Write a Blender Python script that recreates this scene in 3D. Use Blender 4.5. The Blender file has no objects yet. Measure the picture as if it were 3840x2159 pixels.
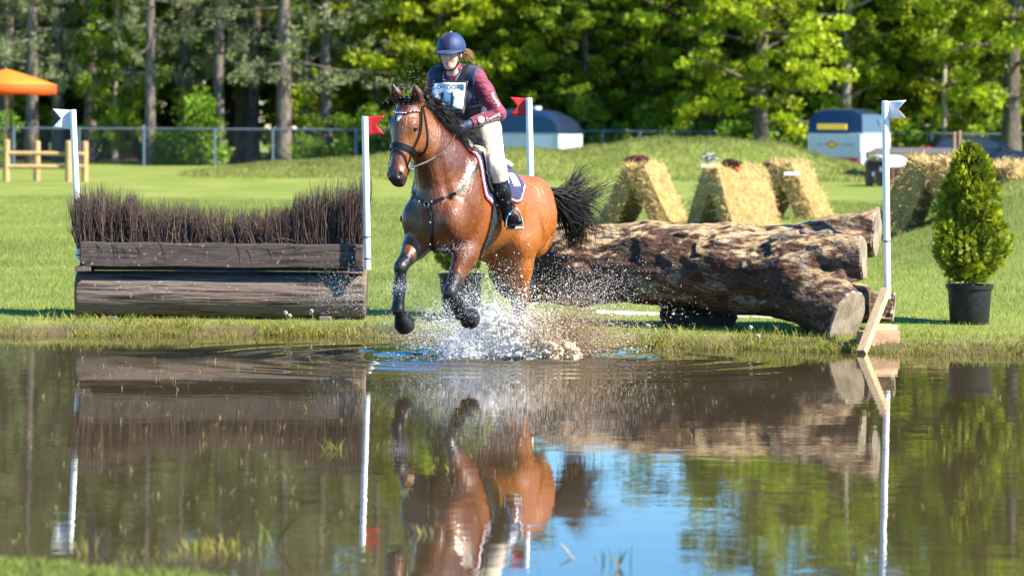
import bpy, bmesh, math, random
import numpy as np
from mathutils import Vector, Matrix
from mathutils.bvhtree import BVHTree

sc = bpy.context.scene
COL = sc.collection
rng = np.random.default_rng(7)
random.seed(7)

# ------------------------------------------------------------------ camera
CAM_H, FPX, HX, HY, ROLL = 1.89, 11960.0, 1920.0, 462.0, 0.006
cam_d = bpy.data.cameras.new('camera')
cam = bpy.data.objects.new('camera', cam_d)
COL.objects.link(cam)
sc.camera = cam
cam_d.sensor_width = 36.0
cam_d.lens = 36.0 * FPX / 3840.0
cam_d.shift_y = -(1079.5 - HY) / 3840.0
cam_d.clip_start, cam_d.clip_end = 0.5, 2000.0
cam.matrix_world = Matrix.Translation((0, 0, CAM_H)) @ Matrix.Rotation(math.radians(90), 4, 'X') @ Matrix.Rotation(ROLL, 4, 'Z')
cam_d.dof.use_dof = True
cam_d.dof.focus_distance = 26.0
cam_d.dof.aperture_fstop = 2.9

# ------------------------------------------------------------------ sky and sun
SUN_EL, SUN_AZ = math.radians(40.0), math.radians(-24.0)       # azimuth from +X, negative is towards the camera
sun_dir = Vector((math.cos(SUN_EL) * math.cos(SUN_AZ), math.cos(SUN_EL) * math.sin(SUN_AZ), math.sin(SUN_EL)))
w = bpy.data.worlds.new('World')
sc.world = w
w.use_nodes = True
nt = w.node_tree
sky = nt.nodes.new('ShaderNodeTexSky')
sky.sky_type = 'NISHITA'
sky.sun_disc = False
sky.sun_elevation = SUN_EL
sky.sun_rotation = math.atan2(sun_dir.x, sun_dir.y)
sky.air_density, sky.dust_density, sky.ozone_density = 1.0, 0.1, 5.0
bg = nt.nodes['Background']
bg.inputs['Strength'].default_value = 0.115
hs_ = nt.nodes.new('ShaderNodeHueSaturation'); hs_.inputs['Saturation'].default_value = 1.4
nt.links.new(sky.outputs['Color'], hs_.inputs['Color']); nt.links.new(hs_.outputs['Color'], bg.inputs['Color'])
sd = bpy.data.lights.new('sun', 'SUN')
sd.energy, sd.angle, sd.color = 5.0, math.radians(0.5), (1.0, 0.91, 0.76)
so = bpy.data.objects.new('sun', sd)
COL.objects.link(so)
so.rotation_euler = sun_dir.to_track_quat('Z', 'Y').to_euler()
vs = sc.view_settings
vs.view_transform, vs.look, vs.exposure, vs.gamma = 'Standard', 'None', 1.5, 1.0
vs.use_curve_mapping = False
sc.cycles.max_bounces = 8
sc.cycles.transparent_max_bounces = 8
sc.cycles.transmission_bounces = 4
sc.cycles.caustics_reflective = False
sc.cycles.caustics_refractive = False
sc.cycles.sample_clamp_indirect = 4.0
sc.cycles.use_denoising = True

# ------------------------------------------------------------------ placing helpers
CR, SR = math.cos(ROLL), math.sin(ROLL)
def at(px, py, Y):
    u, v = (px - HX) / FPX, (HY - py) / FPX
    return Vector(((u * CR - v * SR) * Y, Y, CAM_H + (u * SR + v * CR) * Y))
def depth_on(px, py, z):                      # distance at which the pixel's ray meets height z
    u, v = (px - HX) / FPX, (HY - py) / FPX
    return (z - CAM_H) / (u * SR + v * CR)

# ------------------------------------------------------------------ object helpers
def tag(o, label=None, cat=None, group=None, kind=None):
    if label: o['label'] = label
    if cat: o['category'] = cat
    if group: o['group'] = group
    if kind: o['kind'] = kind
    return o
def empty(name, loc=(0, 0, 0), rz=0.0, parent=None):
    o = bpy.data.objects.new(name, None)
    COL.objects.link(o)
    o.location, o.rotation_euler, o.parent = loc, (0, 0, rz), parent
    o.empty_display_size = 0.1
    return o
def link(name, me, parent=None, loc=None, rot=None, scale=None):
    o = bpy.data.objects.new(name, me)
    COL.objects.link(o)
    o.parent = parent
    if loc is not None: o.location = loc
    if rot is not None: o.rotation_euler = rot
    if scale is not None: o.scale = scale
    return o
def make_mesh(name, v, f, mat=None, smooth=False, cols=None):
    me = bpy.data.meshes.new(name)
    v = np.asarray(v, dtype=np.float32).reshape(-1, 3)
    if isinstance(f, np.ndarray) and f.ndim == 2:
        n, k = f.shape
        me.vertices.add(len(v)); me.vertices.foreach_set('co', v.ravel())
        me.loops.add(n * k); me.loops.foreach_set('vertex_index', f.astype(np.int32).ravel())
        me.polygons.add(n); me.polygons.foreach_set('loop_start', np.arange(0, n * k, k, dtype=np.int32))
        me.update(calc_edges=True)
    else:
        me.from_pydata([tuple(p) for p in v], [], [tuple(int(i) for i in q) for q in f])
        me.update()
    if smooth: me.polygons.foreach_set('use_smooth', np.ones(len(me.polygons), dtype=bool))
    if mat: me.materials.append(mat)
    if cols is not None:
        a = me.color_attributes.new('col', 'FLOAT_COLOR', 'POINT')
        c = np.ones((len(v), 4), dtype=np.float32); c[:, :3] = cols
        a.data.foreach_set('color', c.ravel())
    return me
def mobj(name, v, f, mat, parent=None, smooth=False, cols=None, loc=None, rot=None):
    return link(name, make_mesh(name, v, f, mat, smooth, cols), parent, loc, rot)

class MB:                                     # gathers simple shapes into one mesh
    def __init__(s): s.v, s.f = [], []
    def add(s, v, f):
        o = len(s.v); s.v += [tuple(p) for p in v]; s.f += [tuple(i + o for i in q) for q in f]; return s
    def box(s, c, d, R=None, bev=0.0):
        hx, hy, hz = d[0] / 2, d[1] / 2, d[2] / 2
        bm = bmesh.new(); bmesh.ops.create_cube(bm, size=1.0)
        for q in bm.verts: q.co = Vector((q.co.x * d[0], q.co.y * d[1], q.co.z * d[2]))
        if bev: bmesh.ops.bevel(bm, geom=bm.edges[:], offset=bev, segments=2, affect='EDGES', profile=0.6)
        M = (R.to_4x4() if R is not None else Matrix.Identity(4)); M.translation = Vector(c)
        bm.transform(M); s.bm(bm); return s
    def bm(s, bm):
        bm.verts.ensure_lookup_table(); bm.verts.index_update()
        s.add([q.co[:] for q in bm.verts], [[q.index for q in p.verts] for p in bm.faces]); bm.free(); return s
    def tube(s, pts, rad, n=8, cap=True):
        pts = [Vector(p) for p in pts]; rad = rad if hasattr(rad, '__len__') else [rad] * len(pts)
        vs, fs = [], []; up = None
        for i, p in enumerate(pts):
            t = (pts[min(i + 1, len(pts) - 1)] - pts[max(i - 1, 0)]).normalized()
            if up is None: up = Vector((0, 0, 1)) if abs(t.z) < 0.9 else Vector((1, 0, 0))
            a = t.cross(up).normalized(); b = a.cross(t).normalized(); up = b
            for k in range(n):
                an = 2 * math.pi * k / n
                vs.append(p + (a * math.cos(an) + b * math.sin(an)) * rad[i])
        for i in range(len(pts) - 1):
            for k in range(n):
                fs.append((i * n + k, i * n + (k + 1) % n, (i + 1) * n + (k + 1) % n, (i + 1) * n + k))
        if cap:
            fs.append(tuple(range(n))[::-1]); fs.append(tuple(range((len(pts) - 1) * n, len(pts) * n)))
        s.add(vs, fs); return s
    def lathe(s, prof, n=24, c=(0, 0, 0)):
        vs, fs = [], []
        for r, z in prof:
            for k in range(n):
                an = 2 * math.pi * k / n
                vs.append((c[0] + r * math.cos(an), c[1] + r * math.sin(an), c[2] + z))
        for i in range(len(prof) - 1):
            for k in range(n):
                fs.append((i * n + k, i * n + (k + 1) % n, (i + 1) * n + (k + 1) % n, (i + 1) * n + k))
        s.add(vs, fs); return s
    def prism(s, poly, axis_pt, d):           # poly: 3D points, d: extrusion vector
        poly = [Vector(p) for p in poly]; d = Vector(d); n = len(poly)
        s.add(poly + [p + d for p in poly], [tuple(range(n))[::-1], tuple(range(n, 2 * n))] + [(i, (i + 1) % n, n + (i + 1) % n, n + i) for i in range(n)])
        return s
    def build(s, name, mat, parent=None, smooth=False, loc=None, rot=None):
        o = mobj(name, s.v, s.f, mat, parent, smooth, loc=loc, rot=rot)
        if smooth:
            bmx = bmesh.new(); bmx.from_mesh(o.data); bmesh.ops.recalc_face_normals(bmx, faces=bmx.faces[:])
            for e in bmx.edges:
                if len(e.link_faces) == 2 and e.calc_face_angle(0) > 0.7: e.smooth = False
            bmx.to_mesh(o.data); bmx.free()
        else:
            bmx = bmesh.new(); bmx.from_mesh(o.data); bmesh.ops.recalc_face_normals(bmx, faces=bmx.faces[:]); bmx.to_mesh(o.data); bmx.free()
        return o

# ------------------------------------------------------------------ materials
MATS = {}
def mat(name, color=(0.5, 0.5, 0.5), rough=0.6, spec=0.5, metal=0.0, coat=0.0, noise=None, noise2=None, bump=None, attr=False,
        transl=0.0, tcol=None, sheen=0.0, stretch=None, alpha=1.0, rvar=None, raw2=False):
    if name in MATS: return MATS[name]
    m = bpy.data.materials.new(name); m.use_nodes = True
    n, l = m.node_tree.nodes, m.node_tree.links
    b = n['Principled BSDF']; out = n['Material Output']
    b.inputs['Roughness'].default_value = rough
    b.inputs['Specular IOR Level'].default_value = spec
    b.inputs['Metallic'].default_value = metal
    b.inputs['Coat Weight'].default_value = coat
    b.inputs['Coat Roughness'].default_value = 0.12
    b.inputs['Sheen Weight'].default_value = sheen
    tc = n.new('ShaderNodeTexCoord'); co = tc.outputs['Object']; raw = co
    if stretch:
        mp = n.new('ShaderNodeMapping'); mp.inputs['Scale'].default_value = stretch
        l.new(co, mp.inputs['Vector']); co = mp.outputs['Vector']
    if attr:
        at_ = n.new('ShaderNodeAttribute'); at_.attribute_name = 'col'; cur = at_.outputs['Color']
    else:
        rgb = n.new('ShaderNodeRGB'); rgb.outputs[0].default_value = (*color, 1); cur = rgb.outputs[0]
    for k, spec_n in enumerate((noise, noise2)):
        if not spec_n: continue
        scale, col2, lo, hi = spec_n[:4]
        tx = n.new('ShaderNodeTexNoise'); tx.inputs['Scale'].default_value = scale; tx.inputs['Detail'].default_value = 6; tx.inputs['Roughness'].default_value = 0.65
        l.new(raw if (k == 1 and raw2) else co, tx.inputs['Vector'])
        mr = n.new('ShaderNodeMapRange'); mr.inputs['From Min'].default_value = lo; mr.inputs['From Max'].default_value = hi
        l.new(tx.outputs['Fac'], mr.inputs['Value'])
        mx = n.new('ShaderNodeMix'); mx.data_type = 'RGBA'
        if isinstance(col2, (int, float)): mx.blend_type = 'MULTIPLY'; mx.inputs['B'].default_value = (col2, col2, col2, 1)
        else: mx.inputs['B'].default_value = (*col2, 1)
        l.new(mr.outputs['Result'], mx.inputs['Factor']); l.new(cur, mx.inputs['A']); cur = mx.outputs['Result']
    l.new(cur, b.inputs['Base Color'])
    if rvar:
        tx = n.new('ShaderNodeTexNoise'); tx.inputs['Scale'].default_value = rvar[0]; tx.inputs['Detail'].default_value = 4
        l.new(co, tx.inputs['Vector'])
        mr = n.new('ShaderNodeMapRange'); mr.inputs['From Min'].default_value = 0.35; mr.inputs['From Max'].default_value = 0.65
        mr.inputs['To Min'].default_value = rvar[1]; mr.inputs['To Max'].default_value = rvar[2]
        l.new(tx.outputs['Fac'], mr.inputs['Value']); l.new(mr.outputs['Result'], b.inputs['Roughness'])
    if bump:
        tx = n.new('ShaderNodeTexNoise'); tx.inputs['Scale'].default_value = bump[0]; tx.inputs['Detail'].default_value = 5
        l.new(co, tx.inputs['Vector'])
        bp = n.new('ShaderNodeBump'); bp.inputs['Strength'].default_value = bump[1]; bp.inputs['Distance'].default_value = bump[2]
        l.new(tx.outputs['Fac'], bp.inputs['Height']); l.new(bp.outputs['Normal'], b.inputs['Normal'])
    if transl:
        tr = n.new('ShaderNodeBsdfTranslucent'); mxs = n.new('ShaderNodeMixShader'); mxs.inputs['Fac'].default_value = transl
        if tcol: tr.inputs['Color'].default_value = (*tcol, 1)
        else: l.new(cur, tr.inputs['Color'])
        l.new(b.outputs['BSDF'], mxs.inputs[1]); l.new(tr.outputs['BSDF'], mxs.inputs[2]); l.new(mxs.outputs['Shader'], out.inputs['Surface'])
    if alpha < 1.0: b.inputs['Alpha'].default_value = alpha
    MATS[name] = m
    return m

# ------------------------------------------------------------------ implicit surfaces (smooth unions meshed by surface nets)
class Field:
    def __init__(s, lo, hi, h):
        s.lo, s.h = np.array(lo, float), h
        s.n = np.ceil((np.array(hi, float) - s.lo) / h).astype(int) + 1
        s.F = np.full(tuple(s.n), 0.6, dtype=np.float32)
        s.ax = [s.lo[i] + h * np.arange(s.n[i]) for i in range(3)]
    def sub(s, lo, hi, m):
        i0 = np.clip(np.floor((np.array(lo) - m - s.lo) / s.h).astype(int), 0, s.n - 1)
        i1 = np.clip(np.ceil((np.array(hi) + m - s.lo) / s.h).astype(int) + 1, 1, s.n)
        sl = tuple(slice(i0[k], i1[k]) for k in range(3))
        g = np.meshgrid(*[s.ax[k][sl[k]].astype(np.float32) for k in range(3)], indexing='ij', sparse=True)
        return sl, g
    def comb(s, sl, d, k, cut):
        a = s.F[sl]
        if cut: a2, d2 = -a, d
        else: a2, d2 = a, d
        h = np.clip(0.5 + 0.5 * (d2 - a2) / k, 0, 1)
        r = d2 * (1 - h) + a2 * h - k * h * (1 - h)
        s.F[sl] = -r if cut else r
    def rc(s, a, b, ra, rb, k=0.03, cut=False, fl=None):      # tapered capsule; fl=(vector, factor) flattens it along a direction
        a, b = np.array(a, float), np.array(b, float); R = max(ra, rb)
        sl, (x, y, z) = s.sub(np.minimum(a, b) - R, np.maximum(a, b) + R, 0.06 + k)
        ab = b - a; L2 = max((ab ** 2).sum(), 1e-9)
        px, py, pz = x - a[0], y - a[1], z - a[2]
        t = np.clip((px * ab[0] + py * ab[1] + pz * ab[2]) / L2, 0, 1)
        qx, qy, qz = px - t * ab[0], py - t * ab[1], pz - t * ab[2]
        if fl is not None:
            v = np.array(fl[0], float); v /= np.linalg.norm(v); q = (qx * v[0] + qy * v[1] + qz * v[2]) * (fl[1] - 1)
            qx, qy, qz = qx + q * v[0], qy + q * v[1], qz + q * v[2]
        s.comb(sl, np.sqrt(qx * qx + qy * qy + qz * qz) - (ra + (rb - ra) * t), k, cut)
        return s
    def chain(s, pts, k=0.03, fl=None):                      # pts: (x,y,z,r)
        for p, q in zip(pts[:-1], pts[1:]): s.rc(p[:3], q[:3], p[3], q[3], k, fl=fl)
        return s
    def el(s, c, r, R=None, k=0.04, cut=False):              # ellipsoid; R columns are its axes
        c, r = np.array(c, float), np.array(r, float); m = r.max()
        if R is None: ext = r
        else: ext = np.sqrt(((np.array(R) * r) ** 2).sum(1))
        sl, (x, y, z) = s.sub(c - ext, c + ext, 0.06 + k)
        x, y, z = x - c[0], y - c[1], z - c[2]
        if R is not None:
            R = np.array(R)
            x, y, z = (R[0, 0] * x + R[1, 0] * y + R[2, 0] * z), (R[0, 1] * x + R[1, 1] * y + R[2, 1] * z), (R[0, 2] * x + R[1, 2] * y + R[2, 2] * z)
        k0 = np.sqrt((x / r[0]) ** 2 + (y / r[1]) ** 2 + (z / r[2]) ** 2)
        k1 = np.sqrt((x / r[0] ** 2) ** 2 + (y / r[1] ** 2) ** 2 + (z / r[2] ** 2) ** 2) + 1e-6
        s.comb(sl, k0 * (k0 - 1) / k1, k, cut)
        return s
    def plane_cut(s, p, nrm, lo=None, hi=None):              # removes what lies on the side nrm points to, within a box
        lo = s.lo if lo is None else lo; hi = s.lo + s.h * (s.n - 1) if hi is None else hi
        sl, (x, y, z) = s.sub(lo, hi, 0)
        nn = np.array(nrm, float); nn /= np.linalg.norm(nn)
        s.F[sl] = np.maximum(s.F[sl], (x - p[0]) * nn[0] + (y - p[1]) * nn[1] + (z - p[2]) * nn[2])
        return s
    def grid(s):
        return np.meshgrid(*[a.astype(np.float32) for a in s.ax], indexing='ij')
    def mesh(s, smooth_it=2):
        F = s.F; S = F < 0
        c = S[:-1, :-1, :-1].astype(np.int8)
        tot = np.zeros_like(c)
        for i in (0, 1):
            for j in (0, 1):
                for k in (0, 1):
                    tot += S[i:S.shape[0] - 1 + i, j:S.shape[1] - 1 + j, k:S.shape[2] - 1 + k]
        act = (tot > 0) & (tot < 8)
        I = np.argwhere(act); n = len(I)
        idx = np.full(act.shape, -1, dtype=np.int64); idx[act] = np.arange(n)
        acc = np.zeros((n, 3)); cnt = np.zeros(n)
        cor = [(i, j, k) for i in (0, 1) for j in (0, 1) for k in (0, 1)]
        val = {q: F[I[:, 0] + q[0], I[:, 1] + q[1], I[:, 2] + q[2]] for q in cor}
        for q in cor:
            for a in range(3):
                if q[a] == 0:
                    p = list(q); p[a] = 1; p = tuple(p)
                    va, vb = val[q], val[p]; m = (va < 0) != (vb < 0)
                    t = np.where(m, va / np.where(m, va - vb, 1), 0)
                    for b in range(3): acc[:, b] += np.where(m, q[b] + (t if b == a else 0), 0)
                    cnt += m
        V = s.lo + s.h * (I + acc / np.maximum(cnt, 1)[:, None])
        faces = []
        for a in range(3):
            b, cc = (a + 1) % 3, (a + 2) % 3
            s0 = [slice(None)] * 3; s1 = [slice(None)] * 3
            s0[a] = slice(0, -1); s1[a] = slice(1, None)
            s0[b] = s1[b] = slice(1, -1); s0[cc] = s1[cc] = slice(1, -1)
            d = S[tuple(s0)].astype(np.int8) - S[tuple(s1)].astype(np.int8)
            for sign in (1, -1):
                E = np.argwhere(d == sign)
                if not len(E): continue
                E[:, b] += 1; E[:, cc] += 1
                def g(db, dc):
                    q = E.copy(); q[:, b] -= db; q[:, cc] -= dc
                    return idx[q[:, 0], q[:, 1], q[:, 2]]
                quad = np.stack([g(1, 1), g(0, 1), g(0, 0), g(1, 0)], 1)
                faces.append(quad if sign == 1 else quad[:, ::-1])
        Fc = np.concatenate(faces); Fc = Fc[(Fc >= 0).all(1)]
        for _ in range(smooth_it):
            sm = np.zeros_like(V); ct = np.zeros(n)
            for e0, e1 in ((0, 1), (1, 2), (2, 3), (3, 0)):
                np.add.at(sm, Fc[:, e0], V[Fc[:, e1]]); np.add.at(ct, Fc[:, e0], 1)
            V = V * 0.5 + 0.5 * sm / np.maximum(ct, 1)[:, None]
        return V, Fc
    def at_pts(s, P):                                        # nearest-cell lookup of the field
        i = np.clip(np.round((P - s.lo) / s.h).astype(int), 0, s.n - 1)
        return s.F[i[:, 0], i[:, 1], i[:, 2]]
def rotm(ax, ay=None, az=None):
    """columns are three orthonormal axes built from a main axis and a hint"""
    a = Vector(ax).normalized(); h = Vector(ay if ay else (0, 1, 0)); c = a.cross(h).normalized(); b = c.cross(a)
    return np.array([[a.x, b.x, c.x], [a.y, b.y, c.y], [a.z, b.z, c.z]])
def vnoise(P, scale, seed=0, octv=3):
    """value noise in [-1,1] for an (n,3) array"""
    P = np.asarray(P, float) * scale; out = np.zeros(len(P)); amp = 1.0; tot = 0
    for o in range(octv):
        i = np.floor(P).astype(np.int64); f = P - i; f = f * f * (3 - 2 * f); r = 0
        for dx in (0, 1):
            for dy in (0, 1):
                for dz in (0, 1):
                    h = (i[:, 0] + dx) * 374761393 + (i[:, 1] + dy) * 668265263 + (i[:, 2] + dz) * 2147483647 + (seed + o) * 974711
                    h = (h ^ (h >> 13)) * 1274126177; h = h ^ (h >> 16)
                    v = (h & 0xffff) / 32767.5 - 1
                    r = r + v * (f[:, 0] if dx else 1 - f[:, 0]) * (f[:, 1] if dy else 1 - f[:, 1]) * (f[:, 2] if dz else 1 - f[:, 2])
        out += r * amp; tot += amp; amp *= 0.5; P = P * 2.03
    return out / tot
def text_mesh(body, size, extr=0.0):
    cu = bpy.data.curves.new('txt', 'FONT'); cu.body = body; cu.size = size; cu.align_x = 'CENTER'; cu.align_y = 'CENTER'
    cu.extrude = extr; cu.resolution_u = 3
    o = bpy.data.objects.new('txt', cu); COL.objects.link(o)
    me = bpy.data.meshes.new_from_object(o.evaluated_get(bpy.context.evaluated_depsgraph_get()))
    v = np.array([p.co[:] for p in me.vertices]).reshape(-1, 3); f = [tuple(p.vertices) for p in me.polygons]
    bpy.data.objects.remove(o); bpy.data.curves.remove(cu); bpy.data.meshes.remove(me)
    return v, f

def strands(S, width, n_side=3):
    """S: list of polylines (k,3). Returns verts and faces of thin three-sided tapering tubes"""
    V, F = [], []; o = 0
    for P, wd in zip(S, width):
        k = len(P); T = np.gradient(P, axis=0); T /= np.linalg.norm(T, axis=1)[:, None] + 1e-9
        up = np.array((.3, .8, .5)); A = np.cross(T, up); A /= np.linalg.norm(A, axis=1)[:, None] + 1e-9; B = np.cross(T, A)
        r = wd * (1 - np.linspace(0, 1, k) ** 2 * .85)
        for j in range(n_side):
            an = 2 * math.pi * j / n_side
            V.append(P + (A * math.cos(an) + B * math.sin(an)) * r[:, None])
        for j in range(n_side):
            a, b2 = o + j * k, o + ((j + 1) % n_side) * k; i = np.arange(k - 1)
            F.append(np.stack([a + i, b2 + i, b2 + i + 1, a + i + 1], 1))
        o += n_side * k
    return np.concatenate(V), np.concatenate(F)
def spline(P, k):
    P = np.array(P); m = len(P); t = np.linspace(0, m - 1, k); out = []
    for q in t:
        i = min(int(q), m - 2); u = q - i; p0, p1, p2, p3 = P[max(i - 1, 0)], P[i], P[i + 1], P[min(i + 2, m - 1)]
        out.append(.5 * (2 * p1 + (p2 - p0) * u + (2 * p0 - 5 * p1 + 4 * p2 - p3) * u * u + (3 * p1 - p0 - 3 * p2 + p3) * u ** 3))
    return np.array(out)
# ------------------------------------------------------------------ ground, pond
def smooth(t): t = np.clip(t, 0, 1); return t * t * (3 - 2 * t)
def shore_far(X):
    return np.interp(X, [-20, -4.4, -2.5, -1.2, -.2, .63, 1.6, 2.65, 4.2, 20], [28.0, 27.95, 28.2, 28.1, 27.7, 27.15, 26.9, 26.55, 26.5, 26.4]) + .09 * np.sin(X * 5.1) * np.sin(X * 2.3 + 1) + .05 * np.sin(X * 13.7)
def shore_near(X):
    return np.interp(X, [-20, -2.3, -1.7, -1.2, -.6, 20], [13.2, 13.15, 13.0, 12.7, 12.2, 12.0]) + .05 * np.sin(X * 9.1)
RX = [-11, -7.7, -5.2, -3.1, 0, 1.9, 2.9, 3.6, 5.6, 7.2, 8.2, 9.4, 10, 10.8, 11.5, 13]
RZ = [0, .39, .55, .80, .88, .88, .99, 1.17, 1.25, 1.19, 1.15, .85, .66, .46, .26, 0]
def ground(X, Y):
    X, Y = np.asarray(X, float), np.asarray(Y, float)
    d = Y - shore_far(X)                       # positive on the far lawn
    z = np.where(d > 0, .10 * smooth(d / .55) + .05 * smooth((d - .4) / 2.5), -.22 * smooth(-d / 1.3) - .02 * smooth(-d / .1))
    dn = shore_near(X) - Y
    z = np.where(dn > -1.5, np.where(dn > 0, .13 * smooth(dn / .6), np.maximum(-.22 * smooth(-dn / 1.2), z)), z)
    ridge = np.interp(X, RX, RZ) * np.where(Y < 100, smooth((Y - 91.5) / 8.5), 1 - smooth((Y - 101) / 9))
    ridge = ridge * (1 + .05 * np.sin(X * 3.1 + Y))
    bank = 1.15 * smooth((X - 4.3) / 4.2) * smooth((Y - 33.5) / 8) * (1 - smooth((Y - 46) / 9)) 
    und = .02 * np.sin(X * .9 + .5 * Y) * np.sin(Y * .37) * smooth(d / 4)
    return z + ridge + bank + np.where(d > 0, und, 0)
gx = np.unique(np.concatenate([np.linspace(-160, -20, 24), np.linspace(-20, -6, 40), np.linspace(-6, 6, 160), np.linspace(6, 20, 50), np.linspace(20, 160, 24)]))
gy = np.unique(np.concatenate([np.linspace(-30, 11, 10), np.linspace(11, 14.5, 40), np.linspace(14.5, 25, 22), np.linspace(25, 30, 60), np.linspace(30, 50, 70), np.linspace(50, 88, 40), np.linspace(88, 114, 60), np.linspace(114, 420, 40)]))
GX, GY = np.meshgrid(gx, gy, indexing='ij')
GZ = ground(GX, GY)
ii = np.arange(len(gx) * len(gy)).reshape(len(gx), len(gy))
gf = np.stack([ii[:-1, :-1].ravel(), ii[1:, :-1].ravel(), ii[1:, 1:].ravel(), ii[:-1, 1:].ravel()], 1)
m_ground = mat('lawn', (0.165, 0.215, 0.04), rough=0.9, spec=0.05, noise=(0.55, (0.25, 0.27, 0.07), .42, .62), noise2=(9.0, (0.09, 0.14, 0.02), .52, .80), bump=(40, .6, .03))
# bare wet earth near and under the water line, chosen by height
n, l = m_ground.node_tree.nodes, m_ground.node_tree.links
geo = n.new('ShaderNodeNewGeometry'); sx = n.new('ShaderNodeSeparateXYZ'); l.new(geo.outputs['Position'], sx.inputs[0])
mr = n.new('ShaderNodeMapRange'); mr.inputs['From Min'].default_value = 0.112; mr.inputs['From Max'].default_value = 0.045
l.new(sx.outputs['Z'], mr.inputs['Value'])
b = n['Principled BSDF']; src = b.inputs['Base Color'].links[0].from_socket
mx = n.new('ShaderNodeMix'); mx.data_type = 'RGBA'; mx.inputs['B'].default_value = (0.115, 0.085, 0.05, 1)
l.new(mr.outputs['Result'], mx.inputs['Factor']); l.new(src, mx.inputs['A']); l.new(mx.outputs['Result'], b.inputs['Base Color'])
# worn straw-coloured grass patches on the ridge sides
g_o = mobj('ground', np.stack([GX, GY, GZ], -1).reshape(-1, 3), gf, m_ground, smooth=True)
tag(g_o, 'bright green mown lawn with mounds and pond banks', 'ground', kind='structure')

m_water = bpy.data.materials.new('water'); m_water.use_nodes = True
n, l = m_water.node_tree.nodes, m_water.node_tree.links
b = n['Principled BSDF']
b.inputs['Base Color'].default_value = (0.088, 0.062, 0.034, 1)
b.inputs['Roughness'].default_value = 0.012
b.inputs['IOR'].default_value = 1.33
tc = n.new('ShaderNodeTexCoord')
def wv(scale, sc3, det):
    mp = n.new('ShaderNodeMapping'); mp.inputs['Scale'].default_value = sc3; l.new(tc.outputs['Object'], mp.inputs['Vector'])
    tx = n.new('ShaderNodeTexNoise'); tx.inputs['Scale'].default_value = scale; tx.inputs['Detail'].default_value = det
    l.new(mp.outputs['Vector'], tx.inputs['Vector']); return tx.outputs['Fac']
a1, a2 = wv(2.2, (.55, 1.0, 1), 3), wv(11.0, (.45, 1.0, 1), 2)
ad = n.new('ShaderNodeMath'); ad.operation = 'MULTIPLY_ADD'; ad.inputs[1].default_value = 0.30
l.new(a2, ad.inputs[0]); l.new(a1, ad.inputs[2])
bp = n.new('ShaderNodeBump'); bp.inputs['Strength'].default_value = 1.0; bp.inputs['Distance'].default_value = 0.0012
l.new(ad.outputs[0], bp.inputs['Height']); l.new(bp.outputs['Normal'], b.inputs['Normal'])
# suspended mud: slow clouds of lighter and darker silt
mu = wv(.5, (1, 1, 1), 4)
mr = n.new('ShaderNodeMapRange'); mr.inputs['From Min'].default_value = .35; mr.inputs['From Max'].default_value = .65; l.new(mu, mr.inputs['Value'])
mx = n.new('ShaderNodeMix'); mx.data_type = 'RGBA'; mx.inputs['A'].default_value = (0.040, 0.029, 0.014, 1); mx.inputs['B'].default_value = (0.056, 0.040, 0.021, 1)
l.new(mr.outputs['Result'], mx.inputs['Factor']); l.new(mx.outputs['Result'], b.inputs['Base Color'])
# the water sheet follows the pond, with rings of waves round the landing horse
wx = np.linspace(-22, 22, 12); wx = np.unique(np.concatenate([wx, np.linspace(-3.2, 2.6, 240)]))
wy = np.unique(np.concatenate([np.linspace(10.5, 29, 20), np.linspace(22.8, 27.6, 240)]))
WX, WY = np.meshgrid(wx, wy, indexing='ij')
WZ = np.zeros_like(WX)
for cx, cy, amp, R in ((0.05, 25.75, .016, 1.3), (-.45, 25.6, .009, 1.0), (.6, 25.9, .008, .9)):
    rr = np.sqrt(((WX - cx) * .75) ** 2 + (WY - cy) ** 2)
    WZ += amp * np.sin(rr * 15 + cx * 5) * np.exp(-(rr / R) ** 2)
inner = smooth((WX + 3.1) / .6) * smooth((2.5 - WX) / .6) * smooth((WY - 22.9) / .8) * smooth((27.5 - WY) / .5)
WZ += .005 * inner * vnoise(np.stack([WX * 3.0, WY * 5.5, WX * 0], -1).reshape(-1, 3), 1.5, 3, 3).reshape(WX.shape) * np.exp(-(((WX - 0) / 1.3) ** 2 + ((WY - 25.6) / .9) ** 2))
WZ *= inner
ii = np.arange(WX.size).reshape(WX.shape)
wf = np.stack([ii[:-1, :-1].ravel(), ii[1:, :-1].ravel(), ii[1:, 1:].ravel(), ii[:-1, 1:].ravel()], 1)
w_o = mobj('water', np.stack([WX, WY, WZ], -1).reshape(-1, 3), wf, m_water, smooth=True)
tag(w_o, 'muddy brown pond water with mirror reflections and ripples', 'water', kind='structure')
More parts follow.
